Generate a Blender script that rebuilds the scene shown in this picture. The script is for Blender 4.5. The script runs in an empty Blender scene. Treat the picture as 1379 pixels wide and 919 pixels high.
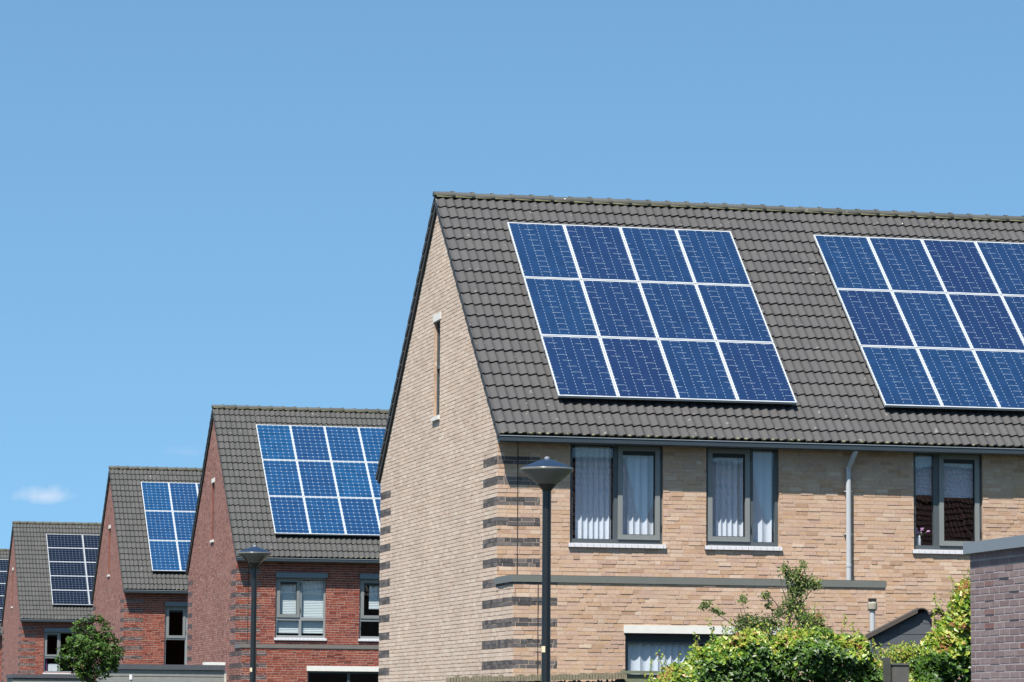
import bpy, math, random
import numpy as np
from mathutils import Vector, Matrix

random.seed(7)
rng = np.random.default_rng(11)
scene = bpy.context.scene
COL = scene.collection

# ------------------------------------------------------------------ helpers
class MB:
    """Collects faces and links them as ONE mesh object."""
    def __init__(s):
        s.v = []; s.f = []; s.m = []; s.r = []; s.t = []
    def face(s, pts, m=0, r=None, t=0.0):
        b = len(s.v); s.v.extend([tuple(p) for p in pts])
        s.f.append(tuple(range(b, b + len(pts)))); s.m.append(m)
        s.r.append(random.random() if r is None else r); s.t.append(t)
    def raw(s, vs, fs, m=0, r=None, t=0.0):
        b = len(s.v); s.v.extend([tuple(p) for p in vs])
        rr = random.random() if r is None else r
        for f in fs:
            s.f.append(tuple(b + i for i in f)); s.m.append(m); s.r.append(rr); s.t.append(t)
    def hexa(s, o, a, b, c, m=0, r=None, t=0.0, skip=()):
        o = np.array(o, float); a = np.array(a, float); b = np.array(b, float); c = np.array(c, float)
        if np.dot(np.cross(a, b), c) < 0: a, b = b, a
        vs = [o, o + a, o + a + b, o + b, o + c, o + a + c, o + a + b + c, o + b + c]
        fs = [(0, 3, 2, 1), (4, 5, 6, 7), (0, 1, 5, 4), (1, 2, 6, 5), (2, 3, 7, 6), (3, 0, 4, 7)]
        s.raw(vs, [f for i, f in enumerate(fs) if i not in skip], m, r, t)
    def box(s, p0, p1, m=0, r=None, t=0.0):
        x0, y0, z0 = [min(a, b) for a, b in zip(p0, p1)]; x1, y1, z1 = [max(a, b) for a, b in zip(p0, p1)]
        s.hexa((x0, y0, z0), (x1 - x0, 0, 0), (0, y1 - y0, 0), (0, 0, z1 - z0), m, r, t)
    def tube(s, pts, rad, n=10, m=0, cap=True, r=0.5):
        pts = [Vector(p) for p in pts]
        rads = rad if isinstance(rad, (list, tuple)) else [rad] * len(pts)
        b = len(s.v); prev = None
        for i, p in enumerate(pts):
            d = (pts[min(i + 1, len(pts) - 1)] - pts[max(i - 1, 0)])
            d = d.normalized() if d.length > 1e-9 else Vector((0, 0, 1))
            if prev is None:
                u = d.orthogonal().normalized()
            else:
                u = (prev - d * prev.dot(d)); u = u.normalized() if u.length > 1e-6 else d.orthogonal().normalized()
            prev = u; w = d.cross(u)
            for k in range(n):
                a = 2 * math.pi * k / n
                s.v.append(tuple(p + (u * math.cos(a) + w * math.sin(a)) * rads[i]))
        for i in range(len(pts) - 1):
            for k in range(n):
                k2 = (k + 1) % n
                s.f.append((b + i * n + k, b + i * n + k2, b + (i + 1) * n + k2, b + (i + 1) * n + k)); s.m.append(m); s.r.append(r); s.t.append(0)
        if cap:
            s.f.append(tuple(b + k for k in range(n))[::-1]); s.m.append(m); s.r.append(r); s.t.append(0)
            e = b + (len(pts) - 1) * n
            s.f.append(tuple(e + k for k in range(n))); s.m.append(m); s.r.append(r); s.t.append(0)
    def lathe(s, prof, n=40, m=0, c=(0, 0), r=0.5):
        b = len(s.v)
        for (rr, z) in prof:
            for k in range(n):
                a = 2 * math.pi * k / n
                s.v.append((c[0] + rr * math.cos(a), c[1] + rr * math.sin(a), z))
        for i in range(len(prof) - 1):
            for k in range(n):
                k2 = (k + 1) % n
                s.f.append((b + i * n + k, b + i * n + k2, b + (i + 1) * n + k2, b + (i + 1) * n + k)); s.m.append(m); s.r.append(r); s.t.append(0)
    def build(s, name, mats, parent=None, smooth=False, label=None):
        me = bpy.data.meshes.new(name)
        me.from_pydata(s.v, [], s.f)
        mats = mats if isinstance(mats, (list, tuple)) else [mats]
        for m in mats: me.materials.append(m)
        me.polygons.foreach_set('material_index', s.m)
        if smooth: me.polygons.foreach_set('use_smooth', [True] * len(s.f))
        a = me.attributes.new('rnd', 'FLOAT', 'FACE'); a.data.foreach_set('value', s.r)
        a = me.attributes.new('tone', 'FLOAT', 'FACE'); a.data.foreach_set('value', s.t)
        me.update()
        o = bpy.data.objects.new(name, me); COL.objects.link(o)
        if parent: o.parent = parent
        if label: o['label'] = label
        return o

def tag(o, label, cat=None, group=None, kind=None):
    if label: o['label'] = label
    if cat: o['category'] = cat
    if group: o['group'] = group
    if kind: o['kind'] = kind
    return o

def empty(name, loc, rot=(0, 0, 0)):
    o = bpy.data.objects.new(name, None); COL.objects.link(o)
    o.location = loc; o.rotation_euler = rot; o.empty_display_size = .2
    return o

def copy_tree(o, parent=None):
    c = o.copy(); COL.objects.link(c)
    if parent: c.parent = parent
    for ch in list(o.children): copy_tree(ch, c)
    return c

# ------------------------------------------------------------------ materials
K = .66          # the photograph is exposed about a stop and a quarter up: keep the real-world albedos
def kk(c): return tuple(x * K for x in c[:3])
def ks(st): return [(p, kk(c)) for p, c in st]
def newmat(name):
    m = bpy.data.materials.new(name); m.use_nodes = True
    nt = m.node_tree; return m, nt, nt.nodes, nt.links, nt.nodes['Principled BSDF']

def N(nodes, t, **kw):
    n = nodes.new(t)
    for k, v in kw.items():
        if k in n.inputs: n.inputs[k].default_value = v
        else: setattr(n, k, v)
    return n

def mathn(nt, op, a, b=None, c=None, clamp=False):
    n = nt.nodes.new('ShaderNodeMath'); n.operation = op; n.use_clamp = clamp
    for i, x in enumerate((a, b, c)):
        if x is None: continue
        if isinstance(x, (int, float)): n.inputs[i].default_value = x
        else: nt.links.new(x, n.inputs[i])
    return n.outputs[0]

def mixc(nt, f, a, b, mode='MIX'):
    n = nt.nodes.new('ShaderNodeMix'); n.data_type = 'RGBA'; n.blend_type = mode
    for i, x in ((0, f), (6, a), (7, b)):
        if isinstance(x, (int, float)): n.inputs[i].default_value = x
        elif isinstance(x, tuple): n.inputs[i].default_value = (*x, 1) if len(x) == 3 else x
        else: nt.links.new(x, n.inputs[i])
    return n.outputs[2]

def ramp(nt, fac, stops, interp='LINEAR'):
    n = nt.nodes.new('ShaderNodeValToRGB'); n.color_ramp.interpolation = interp
    els = n.color_ramp.elements
    while len(els) < len(stops): els.new(.5)
    for e, (p, c) in zip(els, stops):
        e.position = p; e.color = (*c, 1) if len(c) == 3 else c
    nt.links.new(fac, n.inputs[0]); return n.outputs[0]

def attr(nt, name):
    n = nt.nodes.new('ShaderNodeAttribute'); n.attribute_name = name; return n.outputs['Fac']

def noise(nt, scale, detail=3, rough=.6, coord='Object', stretch=None):
    tc = nt.nodes.new('ShaderNodeTexCoord'); src = tc.outputs[coord]
    if stretch:
        mp = nt.nodes.new('ShaderNodeMapping'); mp.inputs['Scale'].default_value = stretch
        nt.links.new(src, mp.inputs[0]); src = mp.outputs[0]
    n = nt.nodes.new('ShaderNodeTexNoise'); n.inputs['Scale'].default_value = scale
    n.inputs['Detail'].default_value = detail; n.inputs['Roughness'].default_value = rough
    nt.links.new(src, n.inputs['Vector']); return n.outputs[0]

def simple(name, col, rough=.6, metal=0., var=.12, nscale=6, spec=.5, bump=0.):
    m, nt, nodes, links, p = newmat(name)
    n = noise(nt, nscale)
    f = mathn(nt, 'MULTIPLY_ADD', n, var * 2, 1 - var)
    links.new(mixc(nt, 1.0, kk(col), f, 'MULTIPLY'), p.inputs['Base Color'])
    p.inputs['Roughness'].default_value = rough; p.inputs['Metallic'].default_value = metal
    p.inputs['Specular IOR Level'].default_value = spec
    if bump:
        b = nodes.new('ShaderNodeBump'); b.inputs['Strength'].default_value = bump; b.inputs['Distance'].default_value = .01
        links.new(noise(nt, nscale * 6), b.inputs['Height']); links.new(b.outputs[0], p.inputs['Normal'])
    return m

def brick_mat(name, stops, dark, vary=.25):
    m, nt, nodes, links, p = newmat(name)
    r = attr(nt, 'rnd'); t = attr(nt, 'tone')
    base = ramp(nt, r, ks(stops))
    dk = ramp(nt, r, ks(dark))
    c = mixc(nt, mathn(nt, 'GREATER_THAN', t, .5), base, dk)
    n1 = noise(nt, 22, 4, .7); n2 = noise(nt, .9, 3, .6); n3 = noise(nt, 90, 2, .6)
    c = mixc(nt, 1.0, c, mathn(nt, 'MULTIPLY_ADD', n1, vary * 2, 1 - vary), 'MULTIPLY')
    c = mixc(nt, 1.0, c, mathn(nt, 'MULTIPLY_ADD', n2, .36, .82), 'MULTIPLY')
    # bloom of lime on some bricks
    c = mixc(nt, mathn(nt, 'MULTIPLY', mathn(nt, 'SUBTRACT', n1, .55, clamp=True), 1.2, clamp=True), c, (.42, .37, .32))
    links.new(c, p.inputs['Base Color'])
    p.inputs['Roughness'].default_value = .9; p.inputs['Specular IOR Level'].default_value = .2
    b = nodes.new('ShaderNodeBump'); b.inputs['Strength'].default_value = .5; b.inputs['Distance'].default_value = .004
    links.new(n3, b.inputs['Height']); links.new(b.outputs[0], p.inputs['Normal'])
    return m

M = {}
M['buff'] = brick_mat('buff_brick', [(0, (.43, .275, .19)), (.1, (.545, .355, .235)), (.3, (.575, .40, .28)), (.5, (.555, .375, .285)), (.7, (.605, .44, .325)), (.85, (.50, .335, .265)), (1, (.66, .51, .395))],
                      [(0, (.07, .065, .07)), (.6, (.125, .115, .12)), (1, (.19, .165, .16))])
M['buff_side'] = brick_mat('buff_brick_gable_lightened', [(0, (.57, .445, .36)), (.3, (.65, .52, .43)), (.6, (.635, .51, .43)), (.85, (.68, .555, .465)), (1, (.73, .615, .52))],  # paler copy for the gable: extra sunlight painted into the brick colour
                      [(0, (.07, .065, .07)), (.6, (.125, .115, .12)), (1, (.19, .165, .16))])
M['red_side'] = brick_mat('red_brick_gable_lightened', [(0, (.20, .09, .08)), (.3, (.32, .15, .125)), (.6, (.36, .18, .15)), (.85, (.29, .15, .135)), (1, (.42, .25, .21))],  # lightened red for the gables, making up in colour for grazing sun
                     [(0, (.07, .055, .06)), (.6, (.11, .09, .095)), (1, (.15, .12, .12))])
M['red'] = brick_mat('red_brick', [(0, (.15, .036, .025)), (.3, (.235, .054, .033)), (.6, (.29, .068, .039)), (.85, (.21, .052, .04)), (1, (.33, .10, .06))],
                     [(0, (.07, .055, .06)), (.6, (.11, .09, .095)), (1, (.15, .12, .12))])
M['purple'] = brick_mat('purple_brick', [(0, (.20, .145, .15)), (.3, (.24, .18, .185)), (.6, (.27, .215, .22)), (.94, (.23, .17, .175)), (1, (.21, .10, .095))],
                        [(0, (.1, .08, .09)), (1, (.15, .12, .13))])
M['mortar_b'] = simple('buff_mortar', (.52, .40, .30), .95, var=.2, nscale=9, spec=.1)
M['mortar_r'] = simple('grey_mortar', (.44, .31, .27), .95, var=.2, nscale=9, spec=.1)
M['mortar_p'] = simple('lime_mortar', (.40, .35, .355), .95, var=.2, nscale=9, spec=.1)

def tile_mat(name, c0, c1):
    m, nt, nodes, links, p = newmat(name)
    r = attr(nt, 'rnd'); t = attr(nt, 'tone')
    c = ramp(nt, r, ks([(0, c0), (1, c1)]))
    n1 = noise(nt, 14, 4, .7); n2 = noise(nt, .7, 3); n3 = noise(nt, 9, 2, .5)
    c = mixc(nt, 1.0, c, mathn(nt, 'MULTIPLY_ADD', n1, .5, .75), 'MULTIPLY')
    c = mixc(nt, 1.0, c, mathn(nt, 'MULTIPLY_ADD', n2, .3, .85), 'MULTIPLY')
    lich = mathn(nt, 'GREATER_THAN', n3, .71)
    c = mixc(nt, mathn(nt, 'MULTIPLY', lich, .35), c, (.20, .20, .18))
    # yellow green moss on the tile noses above the gutter and white bird lime under the ridge
    mo = mathn(nt, 'MULTIPLY', mathn(nt, 'GREATER_THAN', t, .3), mathn(nt, 'LESS_THAN', t, .7))
    c = mixc(nt, mathn(nt, 'MULTIPLY', mo, mathn(nt, 'MULTIPLY', mathn(nt, 'SUBTRACT', noise(nt, 7, 3), .36, clamp=True), 5, clamp=True)), c, (.15, .145, .075))
    li = mathn(nt, 'MULTIPLY', mathn(nt, 'GREATER_THAN', t, .7), mathn(nt, 'GREATER_THAN', noise(nt, 11, 3, .7), .68))
    c = mixc(nt, li, c, (.42, .42, .40))
    links.new(c, p.inputs['Base Color'])
    p.inputs['Roughness'].default_value = .62; p.inputs['Specular IOR Level'].default_value = .45
    b = nodes.new('ShaderNodeBump'); b.inputs['Strength'].default_value = .4; b.inputs['Distance'].default_value = .003
    links.new(noise(nt, 60, 3), b.inputs['Height']); links.new(b.outputs[0], p.inputs['Normal'])
    return m
M['tile'] = tile_mat('concrete_tile', (.037, .0365, .0395), (.047, .0462, .049))
M['tile_cool'] = tile_mat('concrete_tile_cool', (.031, .0325, .0335), (.042, .0435, .0435))
M['ridge'] = tile_mat('ridge_tile', (.045, .048, .044), (.070, .071, .063))
M['lichen'] = simple('lichen_mortar', (.24, .23, .13), .95, var=.5, nscale=14)
M['verge_strip'] = simple('dark_verge_strip', (.022, .022, .024), .7)
M['zinc'] = simple('zinc_gutter', (.05, .068, .085), .42, .3, var=.15, nscale=3)
M['zinc_lip'] = simple('zinc_lip', (.34, .38, .42), .35, .6)
M['pipe'] = simple('grey_pipe', (.46, .49, .52), .45, var=.12, nscale=4)
M['soffit'] = simple('dark_soffit', (.02, .022, .024), .8)
M['frame'] = simple('grey_window_frame', (.075, .09, .10), .45, var=.08)
M['sash'] = simple('light_grey_sash', (.22, .235, .235), .42, var=.06)
M['frame_lt'] = simple('pale_window_frame', (.27, .29, .30), .42, var=.06)
M['gasket'] = simple('black_gasket', (.012, .014, .016), .6)
M['sill'] = simple('white_glazed_sill', (.72, .72, .76), .35, var=.08)
M['concrete'] = simple('white_concrete', (.74, .73, .70), .8, var=.1, nscale=9)
M['fascia'] = simple('grey_green_fascia', (.16, .168, .155), .5, var=.1)
M['fascia_r'] = simple('taupe_fascia', (.17, .155, .145), .55, var=.1)
M['shutter'] = simple('shutter_box_blue_grey', (.13, .18, .22), .45, var=.06)
M['joint'] = simple('expansion_joint', (.03, .025, .022), .9)
M['room'] = simple('room_dark', (.05, .05, .055), .9)
M['silver'] = simple('silver_frame', (.56, .60, .64), .4, .2, var=.04)
M['clamp'] = simple('clamp', (.55, .56, .58), .4, .7)
M['rail'] = simple('black_rail', (.02, .02, .022), .6)
M['black_pole'] = simple('black_painted_steel', (.012, .014, .017), .35, var=.1)
M['lid'] = simple('blue_black_lid', (.008, .022, .055), .4, .0, var=.06, spec=.5)
M['sticker'] = simple('cream_sticker', (.70, .62, .42), .6)
M['white'] = simple('white_paint', (.78, .78, .78), .5)
M['fasciaflat'] = simple('blue_grey_roof_trim', (.20, .225, .26), .45, var=.08)

def glass_mat(name, tint=(1, 1, 1), refl=1.6):
    m, nt, nodes, links, p = newmat(name); nodes.remove(p)
    out = nodes['Material Output']
    tr = nodes.new('ShaderNodeBsdfTransparent'); tr.inputs[0].default_value = (*tint, 1)
    gl = nodes.new('ShaderNodeBsdfGlossy'); gl.inputs['Roughness'].default_value = .0
    ge = nodes.new('ShaderNodeNewGeometry'); dt = nodes.new('ShaderNodeVectorMath'); dt.operation = 'DOT_PRODUCT'
    links.new(ge.outputs['Normal'], dt.inputs[0]); links.new(ge.outputs['Incoming'], dt.inputs[1])
    k = mathn(nt, 'POWER', mathn(nt, 'SUBTRACT', 1.0, mathn(nt, 'ABSOLUTE', dt.outputs['Value']), clamp=True), 5.0)
    mx = nodes.new('ShaderNodeMixShader')
    links.new(mathn(nt, 'MULTIPLY_ADD', k, .9, .042 * refl, clamp=True), mx.inputs[0])
    links.new(tr.outputs[0], mx.inputs[1]); links.new(gl.outputs[0], mx.inputs[2]); links.new(mx.outputs[0], out.inputs[0])
    b = nodes.new('ShaderNodeBump'); b.inputs['Strength'].default_value = .03; b.inputs['Distance'].default_value = .02
    links.new(noise(nt, 1.7, 1), b.inputs['Height']); links.new(b.outputs[0], gl.inputs['Normal'])
    return m
M['glass'] = glass_mat('window_glass', (.90, .94, .98), 2.0)
M['lampglass'] = None

def curtain_mat(name, col, trans=.35):
    m, nt, nodes, links, p = newmat(name)
    links.new(mixc(nt, 1.0, kk(col), mathn(nt, 'MULTIPLY_ADD', noise(nt, 30, 3), .1, .95), 'MULTIPLY'), p.inputs['Base Color'])
    p.inputs['Roughness'].default_value = .9
    out = nodes['Material Output']; tl = nodes.new('ShaderNodeBsdfTranslucent'); tl.inputs[0].default_value = (*kk(col), 1)
    mx = nodes.new('ShaderNodeMixShader'); mx.inputs[0].default_value = trans
    links.new(p.outputs[0], mx.inputs[1]); links.new(tl.outputs[0], mx.inputs[2]); links.new(mx.outputs[0], out.inputs[0])
    return m
M['curtain'] = curtain_mat('net_curtain', (.84, .87, .93), .08)
M['blind'] = curtain_mat('white_blind', (.84, .90, .88), .15)
m, nt, nodes, links, p = newmat('patterned_blind')
links.new(ramp(nt, noise(nt, 38, 3, .7), [(.4, (.26, .29, .35)), (.6, (.50, .53, .58))]), p.inputs['Base Color']); p.inputs['Roughness'].default_value = .9
M['pblind'] = m
M['purple_cloth'] = simple('purple_cloth', (.22, .05, .20), .9)

def cell_mat(name, kind):
    m, nt, nodes, links, p = newmat(name)
    tc = nodes.new('ShaderNodeTexCoord'); sp = nodes.new('ShaderNodeSeparateXYZ'); links.new(tc.outputs['Object'], sp.inputs[0])
    x, y = sp.outputs[0], sp.outputs[1]
    oi = nodes.new('ShaderNodeObjectInfo'); rnd = oi.outputs['Random']
    px, py = .1567, .1590
    cx = mathn(nt, 'DIVIDE', mathn(nt, 'SUBTRACT', x, .03), px); cy = mathn(nt, 'DIVIDE', mathn(nt, 'SUBTRACT', y, .03), py)
    def dist(c, pitch):   # metres to the nearest grid line
        f = mathn(nt, 'ABSOLUTE', mathn(nt, 'SUBTRACT', mathn(nt, 'FRACT', mathn(nt, 'ADD', c, .5)), .5))
        return mathn(nt, 'MULTIPLY', f, pitch)
    dx, dy = dist(cx, px), dist(cy, py)
    vo = nodes.new('ShaderNodeTexVoronoi'); vo.inputs['Scale'].default_value = 30; links.new(tc.outputs['Object'], vo.inputs['Vector'])
    comb = nodes.new('ShaderNodeCombineXYZ'); links.new(mathn(nt, 'FLOOR', cx), comb.inputs[0]); links.new(mathn(nt, 'FLOOR', cy), comb.inputs[1]); links.new(mathn(nt, 'MULTIPLY', rnd, 91.), comb.inputs[2])
    wn = nodes.new('ShaderNodeTexWhiteNoise'); links.new(comb.outputs[0], wn.inputs[0])
    if kind == 'poly':
        base = mixc(nt, wn.outputs[0], (.003, .015, .045), (.005, .021, .060))
        base = mixc(nt, mathn(nt, 'MULTIPLY', vo.outputs['Distance'], .5), base, (.010, .032, .10))
        base = mixc(nt, mathn(nt, 'MULTIPLY', rnd, .65), base, (.006, .011, .045))
        dash = mathn(nt, 'LESS_THAN', mathn(nt, 'FRACT', mathn(nt, 'DIVIDE', y, .0795)), .42)
        vert = mathn(nt, 'MULTIPLY', mathn(nt, 'LESS_THAN', dx, .0065), dash)
        drift = mathn(nt, 'MULTIPLY', mathn(nt, 'FLOOR', mathn(nt, 'ADD', cy, .5)), mathn(nt, 'MULTIPLY_ADD', rnd, .16, .02))
        seg = mathn(nt, 'LESS_THAN', mathn(nt, 'FRACT', mathn(nt, 'ADD', mathn(nt, 'ADD', mathn(nt, 'DIVIDE', x, .47), drift), mathn(nt, 'MULTIPLY', rnd, 3.))), .34)
        horz = mathn(nt, 'MULTIPLY', mathn(nt, 'MULTIPLY', mathn(nt, 'LESS_THAN', dy, .0055), seg), .55)
        mask = mathn(nt, 'MAXIMUM', mathn(nt, 'MULTIPLY', vert, .62), horz)
    elif kind == 'dots':
        base = mixc(nt, wn.outputs[0], (.003, .030, .085), (.005, .041, .112))
        base = mixc(nt, mathn(nt, 'MULTIPLY', rnd, .4), base, (.005, .012, .055))
        dia = mathn(nt, 'LESS_THAN', mathn(nt, 'ADD', dx, dy), .024)
        ln = mathn(nt, 'MULTIPLY', mathn(nt, 'LESS_THAN', dy, .006), .28)
        ln2 = mathn(nt, 'MULTIPLY', mathn(nt, 'LESS_THAN', dx, .004), .15)
        mask = mathn(nt, 'MAXIMUM', mathn(nt, 'MULTIPLY', dia, .85), mathn(nt, 'MAXIMUM', ln, ln2))
    else:
        base = mixc(nt, wn.outputs[0], (.0015, .0025, .008), (.003, .0045, .013))
        vert = mathn(nt, 'MULTIPLY', mathn(nt, 'LESS_THAN', dx, .010), mathn(nt, 'LESS_THAN', mathn(nt, 'FRACT', mathn(nt, 'ADD', cy, .3)), .6))
        ln = mathn(nt, 'MULTIPLY', mathn(nt, 'LESS_THAN', dy, .010), .16)
        mask = mathn(nt, 'MAXIMUM', mathn(nt, 'MULTIPLY', vert, .30), ln)
    c = mixc(nt, mask, base, (.175, .225, .28))
    links.new(c, p.inputs['Base Color'])
    p.inputs['Roughness'].default_value = .16; p.inputs['Specular IOR Level'].default_value = .5
    return m
M['cell_poly'] = cell_mat('polycrystalline_cells', 'poly')
M['cell_dots'] = cell_mat('cells_with_white_corners', 'dots')
M['cell_navy'] = cell_mat('navy_cells', 'navy')

def leaf_mat(name, stops, rough=.45, trans=.25):
    m, nt, nodes, links, p = newmat(name)
    c = ramp(nt, attr(nt, 'rnd'), ks(stops))
    links.new(c, p.inputs['Base Color']); p.inputs['Roughness'].default_value = rough
    p.inputs['Specular IOR Level'].default_value = .5 if 'ivy' in name else .22
    out = nodes['Material Output']; tl = nodes.new('ShaderNodeBsdfTranslucent'); links.new(c, tl.inputs[0])
    mx = nodes.new('ShaderNodeMixShader'); mx.inputs[0].default_value = trans
    links.new(p.outputs[0], mx.inputs[1]); links.new(tl.outputs[0], mx.inputs[2]); links.new(mx.outputs[0], out.inputs[0])
    return m
M['ivy'] = leaf_mat('ivy_leaf', [(0, (.012, .036, .005)), (.3, (.040, .105, .010)), (.5, (.095, .21, .014)), (.62, (.23, .36, .022)), (.82, (.40, .40, .055)), (.95, (.44, .36, .10)), (1, (.32, .15, .05))])
M['tree_leaf'] = leaf_mat('maple_leaf', [(0, (.026, .066, .012)), (.5, (.072, .155, .026)), (1, (.16, .28, .045))], .5)
M['shrub_leaf'] = leaf_mat('shrub_leaf', [(0, (.05, .085, .03)), (.5, (.12, .18, .05)), (.8, (.27, .31, .10)), (.93, (.36, .36, .2)), (1, (.34, .13, .06))])
M['bark'] = simple('bark', (.12, .09, .065), .9, var=.4, nscale=20)
M['wood_dark'] = simple('weathered_dark_wood', (.055, .06, .055), .9, var=.5, nscale=12, bump=.4)
M['wood_green'] = simple('algae_green_board', (.17, .19, .12), .9, var=.35, nscale=5)
M['wood_grey'] = simple('silver_grey_boards', (.27, .275, .26), .85, var=.28, nscale=7)
M['cream_wood'] = simple('pale_post', (.55, .52, .47), .8, var=.25)
M['coping'] = simple('mossy_coping', (.26, .225, .155), .95, var=.6, nscale=25, bump=.6)
M['shed_wall'] = simple('blue_grey_shed_boards', (.065, .073, .09), .7, var=.2, nscale=5)
M['corrugated'] = simple('brown_corrugated_roof', (.055, .042, .035), .7, var=.3, nscale=9)
M['boxgrey'] = simple('grey_brown_panel', (.10, .095, .09), .8, var=.25)
M['ventcap'] = simple('beige_vent_cap', (.33, .30, .24), .8, var=.3, nscale=20)

# ------------------------------------------------------------------ geometry constants of the house type
G = 6.8
W = 9.667                      # depth
EY, EZ = -.291, 6.8 - .7325    # gutter top
RY, RZ = 4.7846, 6.8 + 3.9026 - .06   # ridge
SL = math.hypot(RY - EY, RZ - EZ); dY, dZ = (RY - EY) / SL, (RZ - EZ) / SL
CH = .3263 / 5                 # course
BZ = 6.8 - 1.0469              # top of the first dark band
def roof_z(y):                 # underside line of the tiles at wall
    z = EZ + (min(y, 2 * RY - y) - EY) * dZ / dY
    return z - .10

def brick_face(mb, o, u, n, u0, u1, z0, z1, opens=(), bands=(), limit=None, proj=.004, jit=.003, L=.215, bond='wild', gap=.0045, CH=CH, bm=0, deep=.08):
    """Courses of single bricks on the plane through o (u along the wall, n outwards). limit(z)->(umin,umax)."""
    o = np.array(o, float); u = np.array(u, float); n = np.array(n, float); zz = np.array((0, 0, 1.))
    k0 = math.floor((z0 - BZ) / CH); k = k0
    while True:
        za = BZ + k * CH; k += 1
        if za >= z1 - 1e-6: break
        a, b = max(za, z0), min(za + CH, z1)
        if b - a < .006: continue
        mid = (a + b) / 2
        lo, hi = u0, u1
        if limit:
            l2 = limit(b); lo, hi = max(lo, l2[0]), min(hi, l2[1])
            l3 = limit(a); lo3, hi3 = max(u0, l3[0]), min(u1, l3[1])
        else: lo3, hi3 = lo, hi
        ints = [(lo3, hi3)]
        for (p0, p1, q0, q1) in opens:
            if q0 < mid < q1:
                ni = []
                for (s, e) in ints:
                    if p1 <= s or p0 >= e: ni.append((s, e)); continue
                    if p0 > s: ni.append((s, p0))
                    if p1 < e: ni.append((p1, e))
                ints = ni
        kk = (k - 1) % 5       # 0 = first course above BZ ... bands are the two just under BZ
        isband = kk in (3, 4) and za < BZ - 1e-4
        for (s, e) in ints:
            if e - s < .01: continue
            # mortar strip
            mb.face([o + u * s + zz * a, o + u * e + zz * a, o + u * e + zz * b, o + u * s + zz * b], 1)
            segs = []
            cuts = sorted([s, e] + [c for bd in bands for c in bd[:2] if s < c < e])
            for c0, c1 in zip(cuts, cuts[1:]):
                m_ = (c0 + c1) / 2
                dk = isband and any(bd[0] <= m_ <= bd[1] for bd in bands)
                segs.append((c0, c1, dk))
            for (c0, c1, dk) in segs:
                c0 = max(c0, lo if limit else c0); c1 = min(c1, hi if limit else c1)
                off = (.5 * (k % 2) if bond == 'half' else random.random()) * L
                x = c0 - off
                while x < c1 - .008:
                    w = L + .010 * 0
                    if bond == 'wild' and random.random() < .22: w = L * .48
                    s0, s1 = max(x, c0), min(x + w - gap * (1.1 if gap > .007 else 2) - .001, c1)
                    x += w
                    if s1 - s0 < .012: continue
                    pr = proj + random.uniform(-jit, jit) + (random.uniform(.003, .007) if random.random() < deep else 0)
                    g = gap + random.uniform(0, .0035)
                    tl = random.uniform(-.0015, .0015)
                    mb.hexa(o + u * s0 + zz * (a + g + tl) - n * .002, u * (s1 - s0), zz * (b - a - 1.6 * g), n * (pr + .002), bm, None, 1.0 if dk else 0.0)

def reveal(mb, o, u, n, u0, u1, z0, z1, d, dark_top=True):
    """Brick jambs, top and bottom of an opening, going inwards."""
    o = np.array(o, float); u = np.array(u, float); n = np.array(n, float); zz = np.array((0, 0, 1.))
    for uu in (u0, u1):
        z = z0; 
        while z < z1 - .001:
            b = min(z + CH, z1)
            mb.face([o + u * uu + zz * z, o + u * uu + zz * (b - .008), o + u * uu + zz * (b - .008) - n * d, o + u * uu + zz * z - n * d], 0)
            mb.face([o + u * uu + zz * (b - .008), o + u * uu + zz * b, o + u * uu + zz * b - n * d, o + u * uu + zz * (b - .008) - n * d], 1)
            z = b
    for z in (z0, z1):
        mb.face([o + u * u0 + zz * z, o + u * u1 + zz * z, o + u * u1 + zz * z - n * d, o + u * u0 + zz * z - n * d], 1)

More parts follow.
